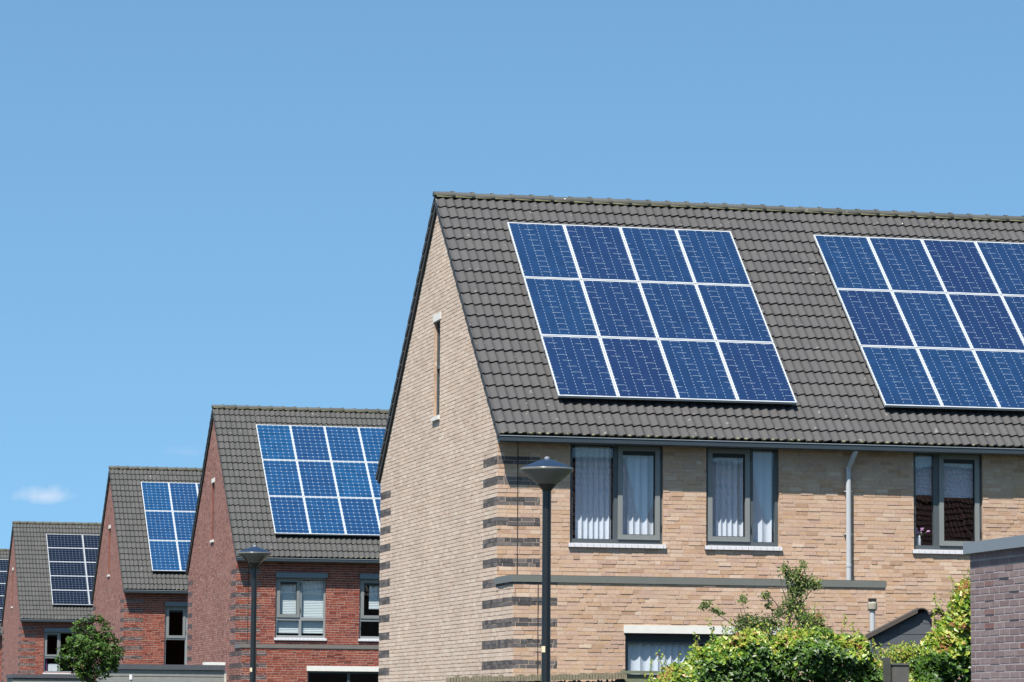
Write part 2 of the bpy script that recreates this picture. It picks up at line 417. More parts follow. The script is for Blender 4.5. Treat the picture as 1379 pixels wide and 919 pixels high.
def tile_field(mb, L, rear=False, x0=-.035, cool=0, lime=0.0):
    NR = 21; gauge = SL / NR; ROLL = .15; A = .030
    prof = []
    for t in (0, .14, .28, .42, .56, .70, .82, .93, 1.0):
        if t < .93: h = A * (0.5 - 0.5 * math.cos(math.pi * min(1, max(0, (t - .12) / .70))))
        elif t < .99: h = A * .80
        else: h = 0
        prof.append((t if t < .99 else .955, h))
    ncol = int(L / (2 * ROLL))
    O = np.array((0, EY, EZ)); S = np.array((0, dY, dZ)); Nn = np.array((0, -dZ, dY)); X = np.array((1., 0, 0))
    if rear:
        O = np.array((0, 2 * RY - EY, EZ)); S = np.array((0, -dY, dZ)); Nn = np.array((0, dZ, dY))
    for r in range(NR):
        for c in range(ncol):
            j = random.uniform(-.003, .003); jh = random.uniform(-.002, .0035); js = random.uniform(-.005, .005)
            rn = random.random()
            tone = 0
            if r == 0 and random.random() < .8: tone = .5
            if r >= NR - 2 and random.random() < lime: tone = 1.0
            us = []; 
            for k in range(2):
                for (t, h) in prof: us.append((x0 + (2 * c + k + t) * ROLL + j, h))
            us.append((x0 + (2 * c + 2) * ROLL + j - .001, 0))
            s0 = r * gauge + js - (.03 if r else -.012); s1 = (r + 1) * gauge + .01
            lift = .033 + jh
            n = len(us); vs = []
            for (a, h) in us: vs.append(O + X * a + S * s0 + Nn * (h + lift))
            for (a, h) in us: vs.append(O + X * a + S * s1 + Nn * (h + .002))
            for (a, h) in us: vs.append(O + X * a + S * (s0 + .004) + Nn * (h + lift - (.024 if r else .030)))
            fs = [(i, i + 1, n + i + 1, n + i) for i in range(n - 1)]
            if rear: fs = [f[::-1] for f in fs]
            mb.raw(vs, fs, 0, rn, 1.0 if tone == 1.0 else 0.0)
            b = len(mb.v) - 3 * n
            for i in range(n - 1):
                mb.f.append((b + 2 * n + i, b + 2 * n + i + 1, b + i + 1, b + i)); mb.m.append(0); mb.r.append(rn); mb.t.append(tone if tone == .5 else 0)
            if r == 0 and not rear:   # mossy lump on the nose of a bottom tile
                for k in range(2):
                    if random.random() < .75:
                        u_ = x0 + (2 * c + k + random.uniform(.05, .35)) * ROLL
                        p = O + X * u_ + S * (s0 + .004) + Nn * (lift)
                        sz = random.uniform(.012, .03)
                        mb.hexa(p - S * .012 - Nn * .016, X * sz * 1.8, S * .03, Nn * (.014 + sz * .4), 0, rn, .5)

def verge(mb, rear=False, x1=-.035, x0=-.062, drop=.115):
    NR = 21; gauge = SL / NR
    O = np.array((0, EY, EZ)); S = np.array((0, dY, dZ)); Nn = np.array((0, -dZ, dY)); X = np.array((1., 0, 0))
    if rear:
        O = np.array((0, 2 * RY - EY, EZ)); S = np.array((0, -dY, dZ)); Nn = np.array((0, dZ, dY))
    for r in range(NR):
        s0 = r * gauge - .03; lift = .034
        rn = random.random()
        vs = []
        for xx in (x0, x1):
            vs += [O + X * xx + S * s0 + Nn * (lift - drop + .02), O + X * xx + S * (s0 + gauge + .03) + Nn * (-drop + .02),
                   O + X * xx + S * (s0 + gauge + .03) + Nn * .012, O + X * xx + S * s0 + Nn * (lift + .012)]
        fs = [(0, 1, 2, 3), (7, 6, 5, 4), (0, 4, 5, 1), (1, 5, 6, 2), (2, 6, 7, 3), (3, 7, 4, 0)]
        mb.raw(vs, fs, 0, rn, 0)

def ridge_tiles(mb, mbl, L, x0=-.075):
    P = .355; n = int((L + .1) / P)
    for i in range(n):
        xa = x0 + i * P; rn = random.random(); dz = random.uniform(-.004, .006)
        for (a, b, r_, h_) in ((xa, xa + P - .03, .105, .082), (xa + P - .05, xa + P + .01, .117, .097)):
            pts = []
            for k in range(9):
                t = math.pi * k / 8
                pts.append((math.cos(t) * r_, math.sin(t) * h_))
            vs = []
            sc0 = .93 if r_ < .11 else 1
            for (yy, zz_) in pts: vs.append((a, RY + yy * sc0, RZ + .012 + dz + zz_ * sc0))
            for (yy, zz_) in pts: vs.append((b, RY + yy, RZ + .012 + dz + zz_))
            m_ = len(pts)
            fs = [(k, m_ + k, m_ + k + 1, k + 1) for k in range(m_ - 1)] + [tuple(range(m_)), tuple(range(2 * m_ - 1, m_ - 1, -1))]
            mb.raw(vs, fs, 0, rn, 1.0 if random.random() < .12 else 0)
    mbl.box((x0 + .04, RY - .098, RZ - .01), (x0 + n * P, RY + .098, RZ + .014))

def gutter_mb(L):
    g = MB(); y0, y1, z = EY - .035, EY + .085, EZ - .02
    prof = [(y0, z), (y0, z - .075), (y0 + .02, z - .095), (y1 - .02, z - .095), (y1, z - .06), (y1, z)]
    inn = [(y1 - .008, z), (y1 - .008, z - .05), (y0 + .01, z - .05), (y0 + .01, z)]
    pr = prof + inn; n = len(pr)
    xs = [-.05, L]
    vs = [(x, yy, zz_) for x in xs for (yy, zz_) in pr]
    g.raw(vs, [(i, n + i, n + (i + 1) % n, (i + 1) % n) for i in range(n)], 0, .5)
    g.box((-.053, y0 - .003, z - .096), (-.05, y1, z))
    g.tube([(-.055, y0 - .002, z + .004), (L, y0 - .002, z + .004)], .0095, 8, 1)
    x = 1.1
    while x < L:
        g.box((x, y0 - .004, z - .08), (x + .02, y0 - .001, z - .01), 0); x += 3.0
    return g

# ------------------------------------------------------------------ windows
def ring(mb, x0, x1, z0, z1, y0, y1, w, m=0, wb=None):
    wb = wb or w
    mb.box((x0, y0, z0), (x0 + w, y1, z1), m); mb.box((x1 - w, y0, z0), (x1, y1, z1), m)
    mb.box((x0 + w, y0, z1 - w), (x1 - w, y1, z1), m); mb.box((x0 + w, y0, z0), (x1 - w, y1, z0 + wb), m)

def window(house, x0, x1, z0, z1, y=0.0, sashes=(), panes=(), mull=(), trans=(), sill=True, lt=False, fw=.055, rec=.055, sill_w=None):
    """frame mesh > sashes, panes, sill. Every coordinate is house-local metres."""
    fm = M['frame_lt'] if lt else M['frame']; sm = M['sash']
    f = MB(); yf = y + rec
    ring(f, x0, x1, z0, z1, yf, yf + .07, fw, 0, .075)
    for (a, b) in mull: f.box((a, yf, z0 + .075), (b, yf + .07, z1 - fw))
    for (a, b, q0, q1) in trans: f.box((a, yf + .001, q0), (b, yf + .069, q1))
    fo = f.build('window', fm, house)
    for (a, b, q0, q1, w) in sashes:
        s = MB(); ring(s, a, b, q0, q1, yf - .022, yf + .045, w)
        so = s.build('sash', sm, fo)
        g_ = MB(); ring(g_, a + w - .001, b - w + .001, q0 + w - .001, q1 - w + .001, yf + .004, yf + .03, .010)
        # ventilation grille above the glass and hinges
        g_.box((a + w, yf - .002, q1 - w - .065), (b - w, yf + .01, q1 - w - .002))
        g_.build('gasket', M['gasket'], so)
        for hz in (q0 + .18, q1 - .2):
            h = MB(); h.box((b + .001, yf - .03, hz), (b + .016, yf - .004, hz + .10)); h.build('hinge', M['gasket'], so)
    for (a, b, q0, q1) in panes:
        g = MB(); yy = yf + .035
        g.face([(a, yy, q0), (b, yy, q0), (b, yy, q1), (a, yy, q1)])
        g.build('pane', M['glass'], fo)
    if sill:
        s = MB(); xx = x0 - .03
        while xx < x1 + .02:
            xe = min(xx + .105, x1 + .045)
            d = random.uniform(-.002, .002)
            s.hexa((xx, y - .045 + d, z0 - .062), (xe - xx - .006, 0, 0), (0, .12, .012), (0, 0, .058)); xx += .105
        s.box((x0 - .03, y - .02, z0 - .06), (x1 + .04, y + rec, z0 - .004))
        s.build('sill', M['sill'], fo)
    return fo

def curtain(x0, x1, z0, z1, y, label, org, group=None, amp=.022, pitch=.115, seed=1, mat=None, name='net_curtain', cat='curtain'):
    rs = random.Random(seed); mb = MB(); xs = []; x = x0; ph = rs.random() * 6
    n = int((x1 - x0) / .008)
    prof = []
    w1 = 0
    for i in range(n + 1):
        t = i / n; xx = x0 + (x1 - x0) * t
        w1 += .008 / pitch * 2 * math.pi * (1 + .35 * math.sin(xx * 5 + ph))
        prof.append((xx, y + amp * (abs(math.sin(w1 / 2)) * 1.7 - .8) + .006 * math.sin(xx * 9 + ph)))
    for i in range(n):
        (a, ya), (b, yb) = prof[i], prof[i + 1]
        mb.face([(a, ya, z0), (b, yb, z0), (b, yb, z1), (a, ya, z1)])
    for k in range(len(mb.v)):
        v = mb.v[k]; mb.v[k] = (v[0] - x0, v[1] - y, v[2] - z0)
    o = mb.build(name, mat or M['curtain'])
    o.location = (org[0] + x0, org[1] + y, org[2] + z0)
    tag(o, label, cat, group); return o

# ------------------------------------------------------------------ houses
def slot_window(hs, brick, mort):
    f = MB(); y0, y1, z0, z1 = 4.45, 4.95, 6.78, 8.45; q = -.052
    for (a, b, c, d) in ((y0, y0 + .05, z0, z1), (y1 - .05, y1, z0, z1), (y0 + .05, y1 - .05, z1 - .05, z1), (y0 + .05, y1 - .05, z0, z0 + .05)):
        f.box((.10 + q, a, c), (.15 + q, b, d))
    f.box((.090 + q, y0 + .02, 7.62), (.15 + q, y1 - .02, 7.68))
    fo = f.build('window', M['frame'], hs)
    g = MB(); g.face([(.12 + q, y0 + .05, z0 + .05), (.12 + q, y1 - .05, z0 + .05), (.12 + q, y1 - .05, z1 - .05), (.12 + q, y0 + .05, z1 - .05)])
    g.build('pane', M['glass'], fo)
    s = MB(); s.box((-.018, y0 - .06, z1 + .001), (.10, y1 + .06, z1 + .125)); s.build('lintel', M['concrete'], fo)
    s = MB(); s.box((-.045, y0 - .03, z0 - .07), (.10, y1 + .03, z0 - .001)); s.build('sill', M['concrete'], fo)

def house(name, loc, label, brick, mort, L, opens, ext=None, cool=False, lime=.1, capz=3.81, lower_opens=(), cap_end=None, band_x=.70, cap_mat=None, tile=None, slot=True, rear_roof=True, group=None, jx=True, name_kind='red'):
    hs = empty(name, loc); tag(hs, label, 'house', group)
    w = MB(); rd = name_kind == 'red'; kw = dict(gap=.0075, proj=.0025, jit=.002) if rd else dict(gap=.0035, proj=.0022, jit=.001, deep=.38)
    XA = np.array((1., 0, 0)); ZA = (0, 0, 1)
    front_top = 6.12
    lo_z = capz if ext else -.4
    # upper front
    ey = ext if ext else 0
    brick_face(w, (0, 0, 0), (1, 0, 0), (0, -1, 0), 0, L, lo_z - .1, front_top, opens, [(0, band_x)], **kw)
    for op in opens: reveal(w, (0, 0, 0), (1, 0, 0), (0, -1, 0), *op, .13)
    if ext:
        brick_face(w, (0, ext, 0), (1, 0, 0), (0, -1, 0), 0, cap_end, -.4, capz, lower_opens, [(0, band_x)], **kw)
        for op in lower_opens: reveal(w, (0, ext, 0), (1, 0, 0), (0, -1, 0), *op, .13)
        if cap_end < L - .1:
            brick_face(w, (0, 0, 0), (1, 0, 0), (0, -1, 0), cap_end, L, -.4, lo_z - .1, [], **kw)
        # right cheek and roof deck of the extension
        w.face([(cap_end, ext, -.4), (cap_end, 0, -.4), (cap_end, 0, capz), (cap_end, ext, capz)], 0)
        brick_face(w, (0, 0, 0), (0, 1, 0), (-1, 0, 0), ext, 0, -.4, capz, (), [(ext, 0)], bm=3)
    # gable
    so = [(4.45, 4.95, 6.78, 8.45)] if slot else []
    def lim(z):
        t = max(0, (z + .10 - EZ)) / (dZ / dY)
        lo = EY + t; return (max(0, lo) if z > 5.9 else 0, min(W, 2 * RY - lo) if z > 5.9 else W)
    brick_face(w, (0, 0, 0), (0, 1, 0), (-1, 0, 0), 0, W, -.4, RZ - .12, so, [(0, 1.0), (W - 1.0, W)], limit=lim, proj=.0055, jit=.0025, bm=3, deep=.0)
    # plain closing walls behind the bricks of the gable top, right end and back
    gab = [(0, -.4), (W, -.4), (W, roof_z(W)), (RY, roof_z(RY)), (0, roof_z(0))]
    w.face([(L, y, z) for (y, z) in gab], 0)
    w.face([(0, W, -.4), (L, W, -.4), (L, W, 6.2), (0, W, 6.2)], 0)
    if slot: reveal(w, (0, 0, 0), (0, 1, 0), (-1, 0, 0), *so[0], .12)
    if jx:
        w.box((.325, -.0095, capz + .02), (.337, .0, 5.99), 2)
        if ext: w.box((.385, ext - .0095, .0), (.397, ext, capz - .12), 2)
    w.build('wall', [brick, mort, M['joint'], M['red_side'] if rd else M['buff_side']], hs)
    # roof
    r = MB(); tile_field(r, L, False, lime=lime)
    if rear_roof: tile_field(r, L, True)
    ro = r.build('roof', tile or M['tile'], hs)
    d = MB()   # sarking under the tiles so that no light comes in
    pts = [(EY + .10, EZ - .03), (RY, RZ - .06), (2 * RY - EY - .1, EZ - .03), (2 * RY - EY - .1, EZ - .08), (RY, RZ - .13), (EY + .10, EZ - .08)]
    d.raw([(x, y, z) for x in (.012, L) for (y, z) in pts], [(i, 6 + i, 6 + (i + 1) % 6, (i + 1) % 6) for i in range(6)] + [(0, 1, 2, 3, 4, 5), (11, 10, 9, 8, 7, 6)])
    d.box((0.0, EY + .09, 6.0), (L, .12, 6.035)); d.box((0.012, W - .02, 5.98), (L, 2 * RY - EY - .1, 6.0))
    d.build('soffit', M['soffit'], ro)
    v = MB(); verge(v); 
    v.build('verge_tiles', tile or M['tile'], ro)
    v = MB(); verge(v, True, drop=.10); v.build('verge_tiles', tile or M['tile'], ro)
    b = MB(); O = np.array((0, 2 * RY - EY, EZ)); S = np.array((0, -dY, dZ)); Nn = np.array((0, dZ, dY))
    b.hexa(O + np.array((-.045, 0, 0)) + S * .02 - Nn * .185, np.array((.043, 0, 0)), S * (SL - .12), Nn * .11)
    b.build('verge_strip', M['verge_strip'], ro)  # dark strip along the rear slope, below the verge tiles
    rt = MB(); rl = MB(); ridge_tiles(rt, rl, L)
    rt.build('ridge_tiles', M['ridge'], ro); rl.build('ridge_mortar', M['lichen'], ro)
    gutter_mb(L).build('gutter', [M['zinc'], M['zinc_lip']], hs)
    if ext:
        c = MB(); cm = cap_mat or M['fascia']
        c.box((-.035, ext - .022, capz - .105), (cap_end + .01, -.002, capz))
        x = 1.5
        while x < cap_end: c.box((x, ext - .025, capz - .103), (x + .006, ext - .0225, capz - .002)); x += 2.4
        fe = c.build('flat_roof_edge', cm, hs)
        c = MB(); c.box((-.02, ext - .01, capz + .001), (cap_end, -.004, capz + .006)); c.build('anti_bounce_sheet', M['soffit'], fe)  # unseen dark sheet, added to cut light bounced onto the wall
    if slot: slot_window(hs, brick, mort)
    return hs

# --- the large beige house
H1 = (0, 0, 0)
opA = (1.195, 2.745, 4.385, 6.0); opB = (3.466, 4.70, 4.385, 6.0); opC = (7.011, 8.215, 4.385, 6.0)
gop = (1.80, 4.40, .9, 2.93)
h1 = house('brick_house', H1, 'large beige brick house in the foreground with two arrays of solar panels on its roof', M['buff'], M['mortar_b'], 15.0,
           [opA, opB, opC, (10.2, 11.4, 4.385, 6.0)], ext=-1.167, capz=3.81, lower_opens=[gop], cap_end=6.10, lime=.06, name_kind='buff')
window(h1, *opA, sashes=[(2.0, 2.70, 4.46, 5.965, .078)], panes=[(1.25, 1.94, 4.45, 5.95), (2.075, 2.625, 4.535, 5.89)], mull=[(1.935, 2.0)], trans=[])
window(h1, *opB, sashes=[(3.505, 4.215, 4.46, 5.965, .078)], panes=[(3.58, 4.14, 4.535, 5.89), (4.276, 4.645, 4.45, 5.95)], mull=[(4.215, 4.276)])
window(h1, *opC, sashes=[(7.47, 8.17, 4.46, 5.965, .078)], panes=[(7.06, 7.375, 4.45, 5.95), (7.545, 8.095, 4.535, 5.89)], mull=[(7.375, 7.47)])
window(h1, 10.2, 11.4, 4.385, 6.0, sashes=[(10.24, 10.8, 4.46, 5.965, .078)], panes=[(10.3, 10.75, 4.53, 5.9), (10.86, 11.35, 4.45, 5.95)], mull=[(10.8, 10.86)])
g = window(h1, *gop[:2], gop[2], gop[3] - .10, y=-1.167, sashes=[], panes=[(1.86, 3.1, .98, 2.77), (3.17, 4.34, .98, 2.77)], mull=[(3.1, 3.17)], sill=True, rec=.07)
l = MB(); l.box((1.775, -1.19, 2.932), (4.415, -1.05, 3.055)); l.build('lintel', M['concrete'], h1)
l = MB(); l.box((1.80, -1.10, 2.80), (4.40, -1.00, 2.93)); l.build('shutter_slot', M['gasket'], h1)
dp = MB(); dp.tube([(5.93, EY + .03, 5.97), (5.92, EY + .05, 5.93), (5.87, -.10, 5.72), (5.862, -.075, 5.66), (5.86, -.075, 3.815)], .043, 14)
for z_ in (5.66, 4.08): dp.tube([(5.86, -.075, z_), (5.86, -.075, z_ + .05)], .049, 14)
for z_ in (5.3, 4.6): dp.box((5.80, -.08, z_), (5.92, -.01, z_ + .02))
dp.build('downpipe', M['pipe'], h1, smooth=False)
curtain(1.33, 1.93, 4.47, 5.97, .20, 'net curtain in the left pane of the window nearest the beige house corner', H1, 'net curtains in the beige house', seed=2)
curtain(2.12, 2.64, 4.47, 5.97, .20, 'net curtain behind the opening sash of the window nearest the beige house corner', H1, 'net curtains in the beige house', seed=5)
curtain(3.60, 4.15, 4.47, 5.97, .20, 'net curtain behind the left opening sash of the middle upstairs window', H1, 'net curtains in the beige house', seed=3)
curtain(4.30, 4.64, 4.47, 5.97, .20, 'net curtain in the narrow right pane of the middle upstairs window', H1, 'net curtains in the beige house', seed=4)
curtain(1.88, 3.07, .95, 2.78, -1.02, 'pale net curtain in the ground floor window of the beige house', H1, seed=8, pitch=.14)
b = MB(); b.box((0, 0, 0), (.33, .006, .66)); b.tube([(0, .003, 0), (.33, .003, 0)], .009, 8)
o = b.build('roller_blind', M['pblind']); o.location = (7.055, .17, 5.30); tag(o, 'patterned roller blind in the narrow left pane of the upstairs window with the flowers', 'blind', 'roller blinds in the beige house')
b = MB(); b.box((0, 0, 0), (.58, .006, .66)); b.tube([(0, .003, 0), (.58, .003, 0)], .009, 8)
o = b.build('roller_blind', M['pblind']); o.location = (7.53, .17, 5.27); tag(o, 'patterned roller blind behind the wide sash beside the vase window pane', 'blind', 'roller blinds in the beige house')
# vase with flowers on the inner sill
wsh = MB(); wsh.box((7.05, .13, 4.40), (8.18, .33, 4.455)); wsh.build('window_board', M['white'], h1)
va = empty('flower_vase', (7.16, .20, 4.456)); tag(va, 'small white vase with pink flowers on the sill of the right upstairs window', 'vase')
v = MB(); v.lathe([(0, 0), (.036, 0), (.044, .03), (.046, .09), (.034, .145), (.03, .17), (.024, .165), (0, .15)], 20); v.build('vase_body', M['white'], va, True)
M['petal'] = simple('pink_petal', (.85, .48, .80), .7); M['stem'] = simple('green_stem', (.08, .14, .05), .8)
fl = MB(); st = MB()
for k in range(9):
    a = random.uniform(0, 6.28); rr = random.uniform(.02, .15); tip = Vector((math.cos(a) * rr * 1.1 + .05, math.sin(a) * .03, .19 + random.uniform(.0, .10)))
    st.tube([(0, 0, .12), (tip.x * .4, tip.y * .4, .19), tuple(tip)], .003, 5)
    for q in range(7):
        b2 = q * .9; c = tip + Vector((math.cos(b2) * .014, math.sin(b2) * .014, random.uniform(-.006, .008)))
        d1 = Vector((random.uniform(-1, 1), random.uniform(-1, 1), random.uniform(-1, 1))).normalized() * .024; d2 = d1.orthogonal().normalized() * .018
        fl.face([c - d1, c + d2, c + d1, c - d2])
for f_ in st.f: fl.raw([st.v[i] for i in f_], [tuple(range(len(f_)))], 1)
fl.build('flowers', [M['petal'], M['stem']], va)

# --- the nearest red house
O2 = (2.039, 40.729, -.099)
w2a = (1.10, 2.52, 3.86, 5.53); w2b = (3.47, 4.85, 3.86, 5.53)
lo2 = (1.83, 4.3, .9, 2.94)
h2 = house('brick_house', O2, 'nearest red brick house, right behind the large beige house', M['red'], M['mortar_r'], 9.0,
           [w2a, w2b, (6.3, 7.7, 3.86, 5.53)], ext=-1.167, capz=3.66, lower_opens=[lo2], cap_end=8.0, lime=.42, band_x=.68, cap_mat=M['fascia_r'], tile=M['tile_cool'], group='red brick houses of the row')
def red_window(h, op, box=True, two=True):
    x0, x1, z0, z1 = op; xm = (x0 + x1) / 2 + .0; zt = 4.40
    window(h, x0, x1, z0, z1, sashes=[(x0 + .05, xm - .02, zt + .03, z1 - .03, .085)],
           panes=[(x0 + .13, xm - .09, zt + .1, z1 - .1), (xm + .035, x1 - .055, zt + .04, z1 - .05), (x0 + .055, xm - .035, z0 + .07, zt - .05), (xm + .035, x1 - .055, z0 + .07, zt - .05)],
           mull=[(xm - .035, xm + .035)], trans=[(x0 + .055, xm - .035, zt - .05, zt + .035), (xm + .035, x1 - .055, zt - .05, zt + .04)], lt=True)
    b = MB(); b.box((x0 - .01, -.115, z1 + .001), (x1 + .03, .03, z1 + .135)); b.build('shutter_box', M['shutter'], h)
red_window(h2, w2a); red_window(h2, w2b); red_window(h2, (6.3, 7.7, 3.86, 5.53))
def slat_blind(x0, x1, z0, z1, org, label, y=.16):
    b = MB(); z = z0; b.box((0, 0, z1 - z0 - .03), (x1 - x0, .03, z1 - z0))
    while z < z1 - .05:
        b.hexa((0, -.012, z - z0), (x1 - x0, 0, 0), (0, .010, .0425), (0, -.0014, .0004)); z += .045
    b.box((0, -.01, -.02), (x1 - x0, .02, 0))
    o = b.build('slat_blind', M['blind']); o.location = (org[0] + x0, org[1] + y, org[2] + z0)
    tag(o, label, 'blind', 'white slat blinds in the red house')
slat_blind(w2a[0] + .05, (w2a[0] + w2a[1]) / 2 - .01, 4.02, 5.45, O2, 'left white slat blind in the four pane window of the nearest red house')
slat_blind((w2a[0] + w2a[1]) / 2 + .01, w2a[1] - .05, 4.02, 5.45, O2, 'right white slat blind in the four pane window of the nearest red house')
slat_blind(w2b[0] + .3, w2b[1] - .05, 4.72, 5.45, O2, 'half raised white slat blind in the window beside the beige gable')
window(h2, lo2[0], lo2[1], lo2[2], lo2[3], y=-1.167, panes=[(1.89, 2.95, .98, 2.88), (3.02, 4.24, .98, 2.88)], mull=[(2.95, 3.02)], sill=False, rec=.08)
l = MB(); l.box((1.80, -1.2, 2.941), (4.35, -1.04, 3.08)); l.build('lintel', M['concrete'], h2)
for (wx, wy) in ((0.03, .0),):
    pass

# --- the middle red house
O3 = (1.914, 65.72, -.129)
w3 = (1.44, 2.36, 3.05, 5.53)
h3 = house('brick_house', O3, 'middle red brick house with a tall narrow dark window above the grey board wall', M['red'], M['mortar_r'], 9.0,
           [w3], lime=.42, band_x=.68, tile=M['tile_cool'], group='red brick houses of the row', jx=False)
window(h3, *w3, sashes=[(1.50, 2.17, 4.42, 5.48, .09)], panes=[(1.59, 2.08, 4.5, 5.4), (1.50, 2.17, 3.13, 4.38)], mull=[(2.17, 2.30)], trans=[(1.5, 2.17, 4.36, 4.43)], lt=True)
b = MB(); b.box((1.43, -.115, 5.531), (2.40, .03, 5.67)); b.build('shutter_box', M['shutter'], h3)

# --- the far red house
O4 = (1.510, 100.9, -.226)
w4 = (1.05, 2.45, 3.7, 5.53)
h4 = house('brick_house', O4, 'far red brick house with dark navy solar panels, behind the round green tree', M['red'], M['mortar_r'], 9.0,
           [w4], lime=.15, band_x=.68, tile=M['tile_cool'], group='red brick houses of the row', jx=False)
red_window(h4, w4)
b = MB(); b.box((1.05, -.115, 5.669), (2.50, .02, 5.70)); b.build('shutter_box_lid', M['shutter'], h4)
o = MB(); o.box((0, 0, 0), (.10, .02, .75)); o = o.build('curtain', M['purple_cloth']); o.location = (O4[0] + 1.12, O4[1] + .16, O4[2] + 3.78); tag(o, 'narrow purple curtain in the window of the far red house behind the tree', 'curtain')
o = MB(); o.box((0, 0, 0), (.42, .2, .30)); o.box((.04, .04, .30), (.38, .16, .33)); o = o.build('storage_box', M['white']); o.location = (O4[0] + 1.27, O4[1] + .16, O4[2] + 3.78); tag(o, 'white box on the window sill of the far red house behind the tree', 'box')

# --- the last house, a sliver at the left edge of the frame
O5 = (1.25, 126.1, -.30)
h5 = house('brick_house', O5, 'last house of the row, a dark roofed sliver at the left photo edge', M['red'], M['mortar_r'], 6.0,
           [], lime=.1, band_x=.68, tile=M['tile_cool'], group='red brick houses of the row', jx=False)

# --- two houses across the street whose roofs mirror in the upstairs panes
def mirrored_house(x_left, x_right, label):
    hs = empty('brick_house', (x_right, -58.0, 0), (0, 0, math.pi)); tag(hs, label, 'house', 'houses across the street')
    Lh = x_right - x_left; w = MB()
    w.box((0, 0, 0), (Lh, W, 6.1), 0)
    w.raw([(x, y, z) for x in (0, Lh) for (y, z) in ((.01, 6.1), (W - .01, 6.1), (RY, RZ - .14))], [(0, 1, 2), (3, 5, 4)], 0)
    w.build('wall', [M['red'], M['mortar_r']], hs)
    r = MB(); tile_field(r, Lh, False); tile_field(r, Lh, True)
    ro = r.build('roof', M['tile_red'], hs)
    rt = MB(); rl = MB(); ridge_tiles(rt, rl, Lh); rt.build('ridge_tiles', M['ridge'], ro)
    gutter_mb(Lh).build('gutter', [M['zinc'], M['zinc_lip']], hs)
M['tile_red'] = tile_mat('plum_roof_tile', (.16, .085, .085), (.22, .12, .11))
mirrored_house(6.0, 19.1, 'plum roofed house across the street mirrored in the window nearest the corner')
mirrored_house(26.5, 38.0, 'wide plum roofed house across the street mirrored in the right upstairs window')
mirrored_house(20.6, 23.7, 'narrow plum roofed house across the street mirrored in the middle upstairs window')

# ------------------------------------------------------------------ solar panels
PW, PH = 1.0, 1.655
ANG = math.atan2(dZ, dY)
def make_panel(w, h, mat, fw=.021):
    root = empty('solar_panel', (0, 0, 0))
    f = MB(); zt, zb = .0, -.040
    for (a, b, c, d) in ((0, fw, 0, h), (w - fw, w, 0, h), (fw, w - fw, 0, fw), (fw, w - fw, h - fw, h)): f.box((a, c, zb), (b, d, zt + .002))
    f.build('frame', M['silver'], root)
    c = MB(); c.face([(fw - .002, fw - .002, -.003), (w - fw + .002, fw - .002, -.003), (w - fw + .002, h - fw + .002, -.003), (fw - .002, h - fw + .002, -.003)])
    c.face([(fw, fw, -.03), (w - fw, fw, -.03), (w - fw, h - fw, -.03), (fw, h - fw, -.03)][::-1])
    c.build('cell_sheet', mat, root)
    r = MB()
    for yy in (h * .25, h * .75): r.box((.003, yy, -.085), (w - .003, yy + .04, -.0405))
    r.build('mounting_rail', M['rail'], root)
    for yy in (h * .25, h * .75):
        k = MB(); k.box((-.012, yy, -.06), (-.001, yy + .035, .006)); k.build('clamp', M['clamp'], root)
    return root
def place(root, org, x, s, off=.12):   # s metres down from the ridge to the lower edge of the panel
    # local y runs up the slope
    y = RY - dY * s - dZ * off; z = RZ + .06 - dZ * s + dY * off
    root.location = (org[0] + x, org[1] + y, org[2] + z); root.rotation_euler = (ANG, 0, 0)
panels = {k: make_panel(PW, PH, M['cell_' + k]) for k in ('poly', 'dots')}
panels['navy'] = make_panel(1.655, .992, M['cell_navy'], .019)
used = set()
ROWS3 = ['top', 'middle', 'bottom']; ROWS5 = ['top', 'second', 'third', 'fourth', 'bottom']
def colw(c, n): return 'leftmost' if c == 0 else ('rightmost' if c == n - 1 else ['', 'second', 'third', 'fourth'][c] + ' from left')
def array(kind, org, x0, nrow, ncol, where, group):
    pw, ph = (1.01, 1.672) if kind != 'navy' else (1.672, 1.003)
    pw2 = pw
    for r in range(nrow):
        for c in range(ncol):
            o = copy_tree(panels[kind]) if kind in used else panels[kind]
            used.add(kind)
            place(o, org, x0 + c * pw2, 1.0 + (r + 1) * ph - .012)
            rw = (ROWS3 if nrow == 3 else ROWS5)[r]
            look = {'poly': 'blue', 'dots': 'bright blue', 'navy': 'dark navy'}[kind]
            tag(o, f'{look} solar panel, {rw} row, {colw(c, ncol)}, {where}', 'solar panel', group)
array('poly', H1, 1.058, 3, 4, "beige house's left array", 'left solar array on the beige house')
array('poly', H1, 6.615, 3, 4, "beige house's right array", 'right solar array on the beige house')
array('dots', O2, 1.10, 3, 4, 'roof of nearest red house', 'solar array on the nearest red house')
array('dots', O3, 1.00, 3, 3, 'roof of middle red house', 'solar array on the middle red house')
array('navy', O4, 1.42, 5, 2, 'far red house', 'solar array on the far red house')
array('navy', O5, 1.0, 5, 1, 'last house at the left photo edge', 'solar array on the last house')

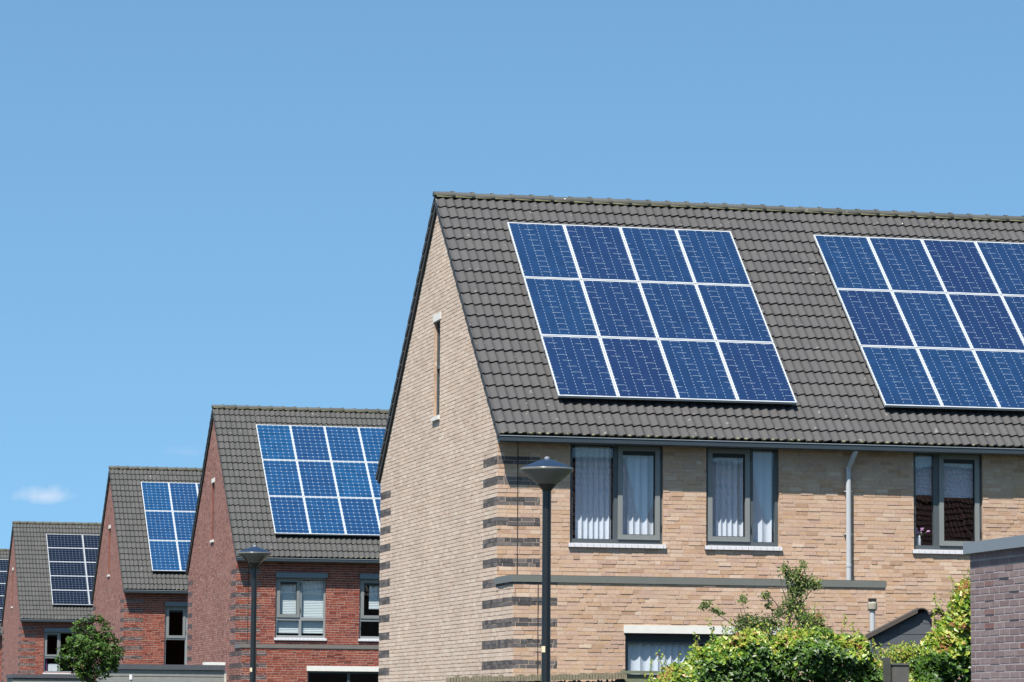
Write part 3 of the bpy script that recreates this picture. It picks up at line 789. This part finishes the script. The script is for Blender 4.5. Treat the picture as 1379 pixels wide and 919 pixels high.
# ------------------------------------------------------------------ street lamps
m, nt, nodes, links, p = newmat('ribbed_lamp_glass')
p.inputs['Base Color'].default_value = (.50, .52, .50, 1); p.inputs['Roughness'].default_value = .25
tr = nodes.new('ShaderNodeBsdfTransparent'); tr.inputs[0].default_value = (.80, .82, .80, 1)
mx = nodes.new('ShaderNodeMixShader'); mx.inputs[0].default_value = .62
links.new(p.outputs[0], mx.inputs[2]); links.new(tr.outputs[0], mx.inputs[1]); links.new(mx.outputs[0], nodes['Material Output'].inputs[0])
links.new(mixc(nt, noise(nt, 5, 2), (.12, .125, .12), (.21, .21, .20)), p.inputs['Base Color'])
M['lampglass'] = m
def street_lamp(loc, label, arms=False):
    t = empty('street_lamp', loc); tag(t, label, 'street lamp', 'street lamps')
    p_ = MB(); p_.lathe([(.062, 0), (.060, 1.0), (.045, 1.05), (.043, 3.83), (.052, 3.86), (.052, 3.90), (0, 3.90)], 20); p_.build('pole', M['black_pole'], t, False)
    b = MB(); b.lathe([(.11, 0), (.11, .03), (.065, .06)], 20); b.build('base', M['black_pole'], t)
    s = MB(); s.lathe([(.045, 3.84), (.085, 3.885), (.10, 3.905), (.04, 3.91)], 30); s.build('cup', M['black_pole'], t, False)
    g = MB(); g.lathe([(.095, 3.90), (.18, 3.965), (.255, 4.03), (.262, 4.045), (.262, 4.06), (.256, 4.06), (.25, 4.035), (.18, 3.975), (.10, 3.91)], 48); g.build('diffuser', M['lampglass'], t, True)
    l_ = MB(); l_.lathe([(.262, 4.061), (.235, 4.075), (.13, 4.118), (.06, 4.145), (.03, 4.15), (.0, 4.15)], 48); l_.lathe([(.262, 4.060), (.0, 4.066)], 48)
    lo = l_.build('lid', M['lid'], t, True)
    k = MB(); k.lathe([(.026, 4.145), (.026, 4.168), (.018, 4.175), (0, 4.175)], 16); k.build('knob', M['clamp'], lo, False)
    i = MB(); i.lathe([(.03, 3.91), (.045, 3.93), (.05, 3.99), (.035, 4.03), (0, 4.04)], 20); i.build('bulb', M['lampglass'], t, True)
    if arms:
        a = MB()
        for q in range(4):
            an = q * math.pi / 2 + .5
            a.tube([(.05 * math.cos(an), .05 * math.sin(an), 3.80), (.15 * math.cos(an), .15 * math.sin(an), 3.92), (.255 * math.cos(an), .255 * math.sin(an), 4.04)], .008, 6)
        a.build('bracket', M['black_pole'], t)
    st_ = MB(); an = math.radians(215)
    st_.raw([(math.cos(an + d) * .0475, math.sin(an + d) * .0475, z) for z in (2.24, 2.30) for d in (-.55, -.2, .2, .55)], [(0, 1, 5, 4), (1, 2, 6, 5), (2, 3, 7, 6)])
    st_.build('sticker', M['sticker'], t)
    return t
street_lamp((-4.13, -20, 0), 'black street lamp with blue cone lid in front of the beige house')
street_lamp((-4.05, -1, .03), 'black street lamp with grey bowl in front of the nearest red house', True)

# ------------------------------------------------------------------ garage at the right
gr = empty('brick_garage', (-2.36, -27, 0)); tag(gr, 'purple brick garage with flat roof and grey metal trim at the right photo edge', 'garage')
w = MB()
brick_face(w, (0, 0, 0), (0, -1, 0), (-1, 0, 0), 0, 6.0, -.1, 2.93, proj=.0025, jit=.001, deep=.03, bond='half', L=.21, gap=.007, CH=.0555)
brick_face(w, (0, 0, 0), (1, 0, 0), (0, 1, 0), 0, 3.2, -.1, 2.93, proj=.0025, jit=.001, deep=.03, bond='half', L=.21, gap=.007, CH=.0555)
w.box((.001, -6, -.1), (3.2, -.001, 2.92), 0)
w.build('wall', [M['purple'], M['mortar_p']], gr)
t_ = MB(); t_.box((-.045, -6.05, 2.925), (3.25, .045, 3.015)); t_.build('roof_trim', M['fasciaflat'], gr)

# ------------------------------------------------------------------ fences, sheds, vent
def picket_screen():
    t = empty('wooden_fence', (-2.50, -8.0, 0)); tag(t, 'weathered dark wooden fence with mossy top, in front of the beige corner', 'fence')
    b = MB(); x = 0
    while x < 2.42:
        wd = random.uniform(.018, .034)
        b.box((x, random.uniform(-.012, .004), 0), (x + wd - .006, .018, 2.045 + .03 * x + random.uniform(-.02, .02))); x += wd
    b.build('screen', M['wood_dark'], t)
    c = MB(); x = -.03
    while x < 2.45:
        c.hexa((x, -.05, 2.06 + .030 * x + random.uniform(-.004, .004)), (.045, 0, .001), (0, .11, 0), (0, 0, .075 + random.uniform(-.012, .018))); x += .04
    c.build('coping', M['coping'], t)
    for xx in (0, 1.2, 2.36):
        q = MB(); q.box((xx, .02, 0), (xx + .07, .09, 2.06 + .03 * xx)); q.build('post', M['wood_dark'], t)
picket_screen()
t = empty('wooden_fence', (-.07, -7.9, 0)); tag(t, 'algae green board fence panel beside the ivy hedge', 'fence')
b = MB()
for k in range(12): b.box((0, 0, .02 + k * .182), (1.8, .02 - .003 * (k % 2), .02 + k * .182 + .176))
b.build('board_panel', M['wood_green'], t)
b = MB(); b.box((-.01, -.03, 2.205), (1.8, .05, 2.245)); b.build('top_rail', M['wood_green'], t)
b = MB(); b.box((.0, .021, 0), (.07, .09, 2.2)); b.build('post', M['wood_dark'], t)

def flat_shed(loc, L, D, H, label, pale_end=True, rot=0, nb=.13):
    t = empty('garden_shed', loc, (0, 0, rot)); tag(t, label, 'shed', 'flat roofed board sheds')
    b = MB(); z = 0
    b.box((.012, .012, 0), (L - .012, D, H - .02), 1)
    while z < H - .1:
        b.hexa((0, -.004, z), (L, 0, 0), (0, .014, .004), (0, -.008, nb - .026)); b.hexa((-.004, 0, z), (0, D, 0), (.014, 0, .0), (-.008, 0, nb - .014)); z += nb
    b.build('board_wall', [M['wood_grey'], M['soffit']], t)
    c = MB(); c.box((-.06, -.06, H - .02), (L + .02, D + .05, H + .10)); c.box((-.05, -.05, H + .10), (L + .01, D + .04, H + .12)); c.build('roof_edge', M['shed_wall'], t)
    if pale_end:
        c = MB(); c.box((L + .001, -.02, 0), (L + .06, .04, H - .03)); c.build('corner_post', M['cream_wood'], t)
        c = MB(); c.box((L - .55, -.045, H + .121), (L + .02, .35, H + .20)); c.build('roof_slab', M['concrete'], t)
flat_shed((-1.60, 40.0, 0), 3.23, 2.2, 2.86, 'grey board shed with flat dark roof edge below the middle red house', nb=.19)
flat_shed((-.62, 80.0, 0), 4.0, 2.5, 3.03, 'farthest grey board shed, in front of the far red house left of the tree', False, nb=.2)
o = MB(); o.tube([(0, 0, 0), (0, 0, .26)], .035, 10); o.tube([(0, 0, .26), (0, 0, .31)], .055, 10); o.tube([(0, 0, .0), (0, 0, .02)], .06, 10)
fz = MB(); fz.tube([(0, 0, 0), (0, 0, 2.55)], .028, 10); fz.tube([(0, 0, 2.55), (0, 0, 2.68)], .05, 10, 1); fz.box((-.08, -.08, 0), (.08, .08, .03))
o = fz.build('garden_post', [M['wood_grey'], M['white']]); o.location = (-1.10, 38.5, 0); tag(o, 'white topped post in front of the grey board shed beside the tree', 'post')

# garden shed with corrugated roof
sh = empty('garden_shed', (4.72, -4.3, 0), (0, 0, math.radians(-21))); tag(sh, 'dark blue grey garden shed with brown corrugated roof behind the ivy', 'shed')
b = MB(); D = 1.5; zl, zh, Wd = 2.86, 3.22, .92
z = 0
while z < 3.25:
    z1_ = z + .16
    x_lo = 0 if z1_ < zl else (z1_ - zl) / (zh - zl) * .80
    if x_lo < Wd - .02: b.box((x_lo + .05, 0, z), (Wd, .02, z1_ - .008))
    z += .16
b.box((.05, .021, 0), (Wd, D, zl - .1)); b.raw([(x, y, z) for y in (.019, D) for (x, z) in ((.05, zl - .12), (Wd, zl - .12), (Wd, zh), (.78, zh - .02), (.06, zl - .0))], [(0, 1, 2, 3, 4), (9, 8, 7, 6, 5), (0, 5, 6, 1), (1, 6, 7, 2)])
b.build('board_wall', M['shed_wall'], sh)
r = MB()
n = 60; prev = None
tm = np.array((-.05, -.09, zl - .02)); sx = np.array((.78, 0, zh - zl + .045)); 
rows = []
for i in range(n + 1):
    yy = i / n * (D + .15); h = .028 * math.sin(yy / .15 * 2 * math.pi)
    rows.append((tm + np.array((0, yy, h)), tm + sx + np.array((0, yy, h))))
for i in range(n):
    a, b_ = rows[i], rows[i + 1]; q = np.array((0, 0, .012))
    r.raw([a[0], a[1], b_[1], b_[0], a[0] + q, a[1] + q, b_[1] + q, b_[0] + q], [(0, 1, 2, 3), (4, 7, 6, 5), (0, 3, 7, 4), (1, 5, 6, 2)])
r.hexa(tm - np.array((0, .006, .05)), sx, (0, .012, 0), (0, 0, .05))
# ridge rolls running away to the right
for k in range(4):
    cx = .79 + k * .235; pts = []
    ang = [math.pi * j / 10 for j in range(11)]
    vs = [(cx + .115 * math.cos(a), -.09 + e, zh - .045 - .03 * e + .10 * math.sin(a) * (1 - .04 * k)) for e in (0, 1.4) for a in ang]
    r.raw(vs, [(j, 11 + j, 12 + j, j + 1) for j in range(10)]); vs2 = [(cx + .095 * math.cos(a), -.09 + e, zh - .045 - .03 * e + .082 * math.sin(a)) for e in (0, 1.4) for a in ang]
    r.raw(vs2, [(j + 1, 12 + j, 11 + j, j) for j in range(10)])
    r.raw(vs[:11] + vs2[:11], [(j, j + 1, 12 + j, 11 + j) for j in range(10)])
r.build('corrugated_roof', M['corrugated'], sh)
vt = empty('vent_pipe', (5.235, -3.0, 0)); tag(vt, 'pale vent pipe with beige cap rising behind the dark shed', 'vent pipe')
v = MB(); v.tube([(0, 0, 0), (0, 0, 3.31)], .042, 14); v.build('pipe', M['pipe'], vt)
v = MB(); v.lathe([(.05, 3.27), (.075, 3.30), (.075, 3.385), (.055, 3.41), (.0, 3.41)], 16); vc = v.build('cap', M['ventcap'], vt)
v = MB(); v.box((-.05, -.05, 3.412), (.05, .05, 3.46)); v.build('cowl', M['gasket'], vc)
mb_ = empty('meter_box', (5.44, -.07, 3.10)); tag(mb_, 'small blue grey wall box above the shed roof, beside the vent pipe', 'wall box')
v = MB(); v.box((0, -.10, 0), (.30, .06, .22)); v.box((-.01, -.11, .22), (.31, .06, .235)); v.build('case', M['fasciaflat'], mb_)
gp = empty('gate_panel', (3.155, -9.75, 0)); tag(gp, 'grey brown gate post panel standing between the two ivy masses', 'gate post')
v = MB(); v.box((0, 0, 0), (.215, .2, 2.33)); v.build('panel', M['boxgrey'], gp)
v = MB(); v.box((-.012, -.012, 2.331), (.227, .212, 2.355)); v.build('cap', M['boxgrey'], gp)
v = MB(); v.box((-.10, .05, 0), (-.02, .13, 2.43)); v.build('post', M['wood_dark'], gp)

# ------------------------------------------------------------------ foliage
def leaf(mb, c, size, nrm, rnd, slim=.62):
    n = Vector(nrm).normalized(); u = n.orthogonal().normalized()
    a = random.uniform(0, 6.283); w = n.cross(u); d = u * math.cos(a) + w * math.sin(a); s = n.cross(d)
    c = Vector(c); f = n * size * .16
    b = len(mb.v)
    mb.v.extend([tuple(c - d * size * .5), tuple(c + s * size * slim * .5 - d * size * .08 + f), tuple(c + d * size * .55), tuple(c - s * size * slim * .5 - d * size * .08 + f)])
    mb.f.append((b, b + 1, b + 2)); mb.f.append((b, b + 2, b + 3)); mb.m += [0, 0]; mb.r += [rnd, rnd]; mb.t += [0, 0]
def interp(pts, x):
    if x <= pts[0][0]: return pts[0][1]
    for (a, b) in zip(pts, pts[1:]):
        if x <= b[0]: t = (x - a[0]) / (b[0] - a[0]); return a[1] + (b[1] - a[1]) * t
    return pts[-1][1]
from mathutils import noise as mn
def hedge(name, out, x0, x1, yc, dep, label, n, yellow, seed, lowfrac=.25, sz=(.042, .088)):
    random.seed(seed)
    t = empty(name, ((x0 + x1) / 2, yc, 0)); tag(t, label, 'hedge', 'ivy covered hedges')
    ox = (x0 + x1) / 2; mb = MB()
    for i in range(n):
        x = random.uniform(x0, x1); top = interp(out, x) - .05 + .19 * mn.noise(Vector((x * 3.3, seed, 0))) + .06 * mn.noise(Vector((x * 9, seed, 4)))
        if random.random() < lowfrac: z = random.uniform(.05, 1.95)
        else: z = top - abs(random.gauss(0, .33)) if random.random() < .55 else random.uniform(1.9, top)
        if z < .03: continue
        # lumpy front surface
        lump = mn.noise(Vector((x * 2.2, z * 2.2, seed))) * .22 + mn.noise(Vector((x * 6, z * 6, seed + 5))) * .10
        face = random.random()
        rt = min(1, max(0, (top - z) / .30)); half = dep * (.35 + .65 * math.sqrt(rt))
        if face < .68: y = -half - lump + random.uniform(-.02, .12) * 1.4
        else: y = random.uniform(-half, half)
        z += mn.noise(Vector((x * 5, y * 5, seed + 9))) * .08
        nz = Vector((random.uniform(-.7, .7), -1 + random.uniform(-.5, .6) + (0 if face < .68 else .6), random.uniform(.1, 1.3)))
        cl = mn.noise(Vector((x * 3.1 + 7, z * 3.1, seed + 3)))
        yl = yellow(x, z, top) + cl * .55
        r = min(1, max(0, random.gauss(.30, .14) + max(0, yl) * random.uniform(.3, .9)))
        leaf(mb, (x - ox, y, z), random.uniform(*sz), nz, r, random.uniform(.6, .85))
    # loose upright shoots above the outline
    st = MB()
    for i in range(int((x1 - x0) * 16)):
        x = random.uniform(x0, x1); top = interp(out, x); L_ = random.uniform(.06, .20) if random.random() < .75 else random.uniform(.2, .32)
        bx, by = x - ox, random.uniform(-.1, .1); lean = random.uniform(-.35, .35)
        st.tube([(bx, by, top - .15), (bx + lean * L_, by, top + L_)], [.004, .002], 4)
        k = 0
        while k < L_ + .1:
            r = min(1, max(0, random.gauss(.62, .17)))
            leaf(mb, (bx + lean * (k - .05) + random.uniform(-.03, .03), by + random.uniform(-.03, .03), top - .1 + k), random.uniform(.03, .055), (random.uniform(-1, 1), -1, random.uniform(0, 1)), r, .6); k += .022
    mb.build('leaves', M['ivy'], t)
    for i in range(22):
        x = random.uniform(x0 + .1, x1 - .1) - ox; tp = interp(out, x + ox)
        st.tube([(x, 0, 0), (x + random.uniform(-.1, .1), random.uniform(-.1, .1), tp * .5), (x + random.uniform(-.15, .15), 0, tp - .2)], [.022, .015, .006], 6)
    st.build('stems', M['bark'], t)
outL = [(-.10, 1.95), (.05, 2.10), (.32, 2.36), (.55, 2.50), (.68, 2.60), (.85, 2.66), (1.04, 2.70), (1.4, 2.78), (1.7, 2.76), (1.92, 2.84), (2.34, 2.86), (2.6, 2.78), (2.86, 2.72), (3.02, 2.60), (3.2, 2.50), (3.45, 2.46), (3.7, 2.42), (3.95, 2.4)]
outR = [(3.40, 2.3), (3.62, 2.36), (3.74, 2.46), (3.84, 2.66), (3.94, 2.88), (4.06, 3.08), (4.17, 3.10), (4.25, 3.26), (4.36, 3.44), (4.54, 3.50), (4.9, 3.5), (5.4, 3.3), (5.7, 3.0)]
hedge('ivy_hedge', [(x, min(z, z if x < 3.3 else z - .14)) for (x, z) in outL], -.10, 3.68, -9.0, .42, 'long dark green ivy hedge in front of the beige house ground floor', 26000, lambda x, z, top: .55 if top - z < .16 else (.22 if top - z < .3 else -.25), 3)
hedge('ivy_hedge', outR, 3.62, 5.7, -9.15, .42, 'tall yellowing ivy hedge growing against the purple garage wall', 16500, lambda x, z, top: .75 if z > 2.62 + .15 * math.sin(x * 3) else (-.15 if z < 2.45 else .2), 8, sz=(.055, .12))
random.seed(21)
# yellow bramble tuft between them, over the gate panel
t = empty('bramble_bush', (3.72, -8.75, 0)); tag(t, 'straw coloured bramble tuft above the gate post', 'bush')
mb = MB(); st = MB()
for i in range(1500):
    x = random.gauss(.02, .20); z = 2.50 + random.gauss(0, .06) - .25 * x * x; y = random.uniform(-.25, .12)
    leaf(mb, (x, y, z), random.uniform(.03, .055), (random.uniform(-1, 1), -1, random.uniform(0, 1.2)), min(1, max(0, random.gauss(.70, .16))), .6)
for i in range(14): st.tube([(random.uniform(-.2, .15), .0, 0), (random.uniform(-.3, .3), -.05, 1.6), (random.uniform(-.4, .4), -.1, 2.55)], [.01, .007, .003], 5)
mb.build('leaves', M['ivy'], t); st.build('stems', M['bark'], t)

# young shrub poking out of the hedge: pixel positions of the photo turned into metres at y = -8.6
def shrub():
    t = empty('young_tree', (2.10, -8.55, 0)); tag(t, 'slender young tree with sparse pale leaves poking out of the ivy hedge', 'tree')
    s = 1 / 104.0
    def P(u, v, y=0): return ((u - 1078) * s, y, 1.59 + (974.5 - v) * s)
    st = MB(); mb = MB()
    def br(pts, r0, r1):
        n = len(pts); st.tube(pts, [r0 + (r1 - r0) * i / (n - 1) for i in range(n)], 7)
    br([(0.0, 0, 0), (0, 0, 1.9), P(1079, 850), P(1077, 800), P(1072, 762)], .03, .005)
    brs = [[P(1079, 842), P(1060, 815, -.05), P(1046, 800, -.08), P(1040, 796, -.1)], [P(1079, 846), P(1095, 815, .05), P(1110, 795, .08), P(1122, 785, .1)],
           [P(1078, 820), P(1068, 790), P(1064, 770)], [P(1078, 815), P(1092, 780), P(1096, 758)], [P(1060, 895), P(1040, 862, -.1), P(1012, 838, -.15), P(1000, 800, -.15)],
           [P(1030, 870, -.1), P(985, 838, -.15), P(950, 818, -.15)], [P(1079, 856), P(1105, 842), P(1122, 826)], [P(1012, 850, -.1), P(1002, 818, -.1)], [P(1079, 860), P(1050, 842), P(1045, 825)]]
    for b_ in brs: br(b_, .010, .003)
    cl = [(1076, 770, 9, 9, 60, .5), (1086, 772, 12, 8, 110, .55), (1100, 782, 14, 9, 120, .5), (1115, 783, 8, 6, 50, .55), (1088, 792, 12, 12, 170, .45), (1082, 812, 14, 12, 190, .48), (1070, 760, 5, 8, 34, .6), (1096, 757, 5, 6, 30, .55),
          (1041, 799, 6, 5, 34, .6), (1008, 806, 5, 8, 30, .55), (1046, 812, 5, 8, 26, .3), (1018, 836, 16, 9, 150, .25), (1045, 842, 16, 9, 160, .3), (1005, 843, 8, 10, 70, .25), (1028, 848, 22, 8, 150, .3),
          (955, 814, 6, 5, 28, .4), (966, 822, 7, 4, 24, .4), (948, 819, 4, 4, 14, .3), (975, 826, 5, 3, 12, .4), (1104, 836, 12, 10, 150, .4), (1120, 832, 8, 9, 70, .85), (1122, 846, 8, 6, 40, .6), (1092, 830, 10, 10, 70, .3), (1062, 826, 10, 8, 60, .3), (1134, 850, 5, 5, 24, .5)]
    for (u, v, ru, rv, n, tone) in cl:
        for i in range(int(n * 1.7)):
            a, b_ = random.gauss(0, .55), random.gauss(0, .55)
            p = P(u + a * ru, v + b_ * rv, random.gauss(0, .06) - .05)
            leaf(mb, p, random.uniform(.034, .066), (random.uniform(-1, 1), -1, random.uniform(-.2, 1.2)), min(1, max(0, random.gauss(tone, .18))), .45)
    mb.build('leaves', M['shrub_leaf'], t); st.build('trunk', M['bark'], t)
shrub()

def round_tree():
    random.seed(5)
    t = empty('round_tree', (-4.05, 22, 0)); tag(t, 'round dark green street tree at the lower left, in front of the far houses', 'tree')
    st = MB(); mb = MB()
    st.tube([(0, 0, 0), (.02, 0, 1.2), (0, .01, 2.0), (.03, 0, 2.5), (.05, 0, 3.3)], [.07, .06, .05, .04, .015], 10)
    lobes = [(.06, 0, 3.42, .36), (-.22, -.1, 3.22, .34), (.34, .05, 3.28, .34), (.0, -.25, 3.05, .42), (-.42, 0, 2.86, .30), (.42, -.1, 2.98, .36), (.12, .2, 2.95, .45), (-.15, -.1, 2.72, .36), (.24, -.12, 2.70, .34), (-.56, .0, 2.74, .14), (.62, -.05, 2.78, .17), (.66, .0, 3.02, .12), (.05, -.05, 2.5, .22), (-.33, 0, 3.42, .16), (.22, 0, 3.64, .17), (.50, 0, 2.62, .13), (-.18, -.1, 2.52, .15)]
    for (x, y, z, r) in lobes:
        st.tube([(0, 0, 2.2 + random.uniform(0, .4)), (x * .5, y * .5, z - .15), (x, y, z)], [.02, .012, .004], 6)
        for q in range(int(r * r * 620)):      # sprays of leaves, with gaps between the sprays
            d = Vector((random.gauss(0, 1), random.gauss(0, 1), random.gauss(0, 1))).normalized()
            c = Vector((x, y, z)) + d * r * (random.random() ** .35) * random.uniform(.75, 1.18)
            if mn.noise(c * 3.3) < -.22: continue
            tone = min(1, max(0, random.gauss(.42, .22)))
            for i in range(10):
                p = c + Vector((random.gauss(0, .036), random.gauss(0, .036), random.gauss(0, .026)))
                leaf(mb, p, random.uniform(.04, .078), d + Vector((random.uniform(-.7, .7), random.uniform(-.7, .7), random.uniform(0, 1.1))), min(1, max(0, random.gauss(tone, .12))), .75)
    mb.build('crown', M['tree_leaf'], t); st.build('trunk', M['bark'], t)
round_tree()

# ------------------------------------------------------------------ ground and sky
m, nt, nodes, links, p = newmat('garden_and_street_ground')
c = ramp(nt, noise(nt, .35, 5, .7), [(.42, (.018, .034, .009)), (.55, (.028, .035, .016)), (.64, (.05, .045, .038))])
links.new(mixc(nt, 1.0, c, mathn(nt, 'MULTIPLY_ADD', noise(nt, 8, 5, .7), .8, .6), 'MULTIPLY'), p.inputs['Base Color']); p.inputs['Roughness'].default_value = .95
g = MB(); g.face([(-4000, -4000, 0), (4000, -4000, 0), (4000, 4000, 0), (-4000, 4000, 0)])
tag(g.build('ground', m), 'garden and street ground around the houses', kind='structure')
m = simple('pavement_slabs', (.11, .10, .095), .9, var=.25, nscale=3)
g = MB(); g.box((-7.5, -45, .0), (-3.0, 140, .03)); tag(g.build('pavement', m), 'pale paved footpath along the row of houses', kind='structure')

EL, SAZ = math.radians(60.7), math.atan2(-.22, -.29)   # direction to the sun: x -.22, y -.29
w = bpy.data.worlds.new('World'); scene.world = w; w.use_nodes = True
nt = w.node_tree; nodes = nt.nodes; links = nt.links
bg = nodes['Background']; sky = nodes.new('ShaderNodeTexSky'); sky.sky_type = 'NISHITA'; sky.sun_disc = False
sky.sun_elevation = EL; sky.sun_rotation = math.atan2(-.22, -.29)
sky.air_density = 1.0; sky.dust_density = 0.85; sky.ozone_density = 4.0; sky.altitude = 0
tc = nodes.new('ShaderNodeTexCoord')
va = nodes.new('ShaderNodeVectorMath'); va.operation = 'ADD'; links.new(tc.outputs['Generated'], va.inputs[0]); va.inputs[1].default_value = (0, 0, .19)
nm = nodes.new('ShaderNodeVectorMath'); nm.operation = 'NORMALIZE'; links.new(va.outputs[0], nm.inputs[0]); links.new(nm.outputs[0], sky.inputs[0])
sp = nodes.new('ShaderNodeSeparateXYZ'); links.new(tc.outputs['Generated'], sp.inputs[0])
def cloud(direction, sx, sz, amt):
    d = Vector(direction).normalized()
    right = Vector((d.y, -d.x, 0)).normalized()
    dot = nodes.new('ShaderNodeVectorMath'); dot.operation = 'DOT_PRODUCT'; links.new(tc.outputs['Generated'], dot.inputs[0]); dot.inputs[1].default_value = right
    fwd = nodes.new('ShaderNodeVectorMath'); fwd.operation = 'DOT_PRODUCT'; links.new(tc.outputs['Generated'], fwd.inputs[0]); fwd.inputs[1].default_value = d
    a = mathn(nt, 'DIVIDE', dot.outputs['Value'], sx); b = mathn(nt, 'DIVIDE', mathn(nt, 'SUBTRACT', sp.outputs[2], d.z), sz)
    nz = nodes.new('ShaderNodeTexNoise'); nz.inputs['Scale'].default_value = 190; nz.inputs['Detail'].default_value = 5; links.new(tc.outputs['Generated'], nz.inputs['Vector'])
    # flatter underneath, billowing on top
    b2 = mathn(nt, 'MULTIPLY', b, mathn(nt, 'MULTIPLY_ADD', mathn(nt, 'LESS_THAN', b, 0), .8, 1.))
    rr = mathn(nt, 'SQRT', mathn(nt, 'ADD', mathn(nt, 'MULTIPLY', a, a), mathn(nt, 'MULTIPLY', b2, b2)))
    v = mathn(nt, 'SUBTRACT', mathn(nt, 'MULTIPLY_ADD', nz.outputs[0], 1.5, .25), rr)
    v = mathn(nt, 'MULTIPLY', mathn(nt, 'MULTIPLY', v, amt, clamp=True), mathn(nt, 'GREATER_THAN', fwd.outputs['Value'], .5))
    return v
SKYS = .082
col = mixc(nt, 1.0, sky.outputs[0], (.79, 1.0, .955), 'MULTIPLY')
CLOUDS = []
# (filled below from the camera-independent directions measured off the horizon)
for (dv, sx, sz, amt, cc) in (((.0952, .9934, .0632), .0105, .0034, .38, (5.1, 5.0, 5.3)), ((.134, .988, .0766), .008, .0022, .10, (4.6, 4.7, 5.0))):
    v = cloud(dv, sx, sz, amt)
    col = mixc(nt, v, col, cc)
links.new(col, bg.inputs[0]); bg.inputs[1].default_value = SKYS

sun = bpy.data.lights.new('sun', 'SUN'); sun.energy = 5.0; sun.angle = math.radians(.53); sun.color = (1.0, .935, .84)
so = bpy.data.objects.new('sun', sun); COL.objects.link(so)
so.rotation_euler = Vector((-.24, -.29, .65)).to_track_quat('Z', 'Y').to_euler()

# ------------------------------------------------------------------ camera
cam = bpy.data.cameras.new('camera'); co = bpy.data.objects.new('camera', cam); COL.objects.link(co)
R_ = Vector((0.97396362, -0.22659114, 0.00716429)); U_ = Vector((-0.03205954, -0.10638056, 0.99380851)); F_ = Vector((0.22442607, 0.96816302, 0.1108752))
mt = Matrix.Identity(4)
for i in range(3): mt[i][0] = R_[i]; mt[i][1] = U_[i]; mt[i][2] = -F_[i]
mt[0][3], mt[1][3], mt[2][3] = -12.21057, -52.69903, 1.58988
co.matrix_world = mt
cam.sensor_width = 36; cam.lens = 4575.3 / 1379 * 36; cam.shift_x = 17.774 / 1379; cam.shift_y = -2.4 / 1379
cam.clip_start = .5; cam.clip_end = 9000
scene.camera = co
scene.view_settings.view_transform = 'Standard'; scene.view_settings.look = 'None'
scene.view_settings.exposure = 1.25; scene.view_settings.gamma = 1
scene.cycles.max_bounces = 8; scene.cycles.transparent_max_bounces = 12
scene.cycles.use_denoising = True
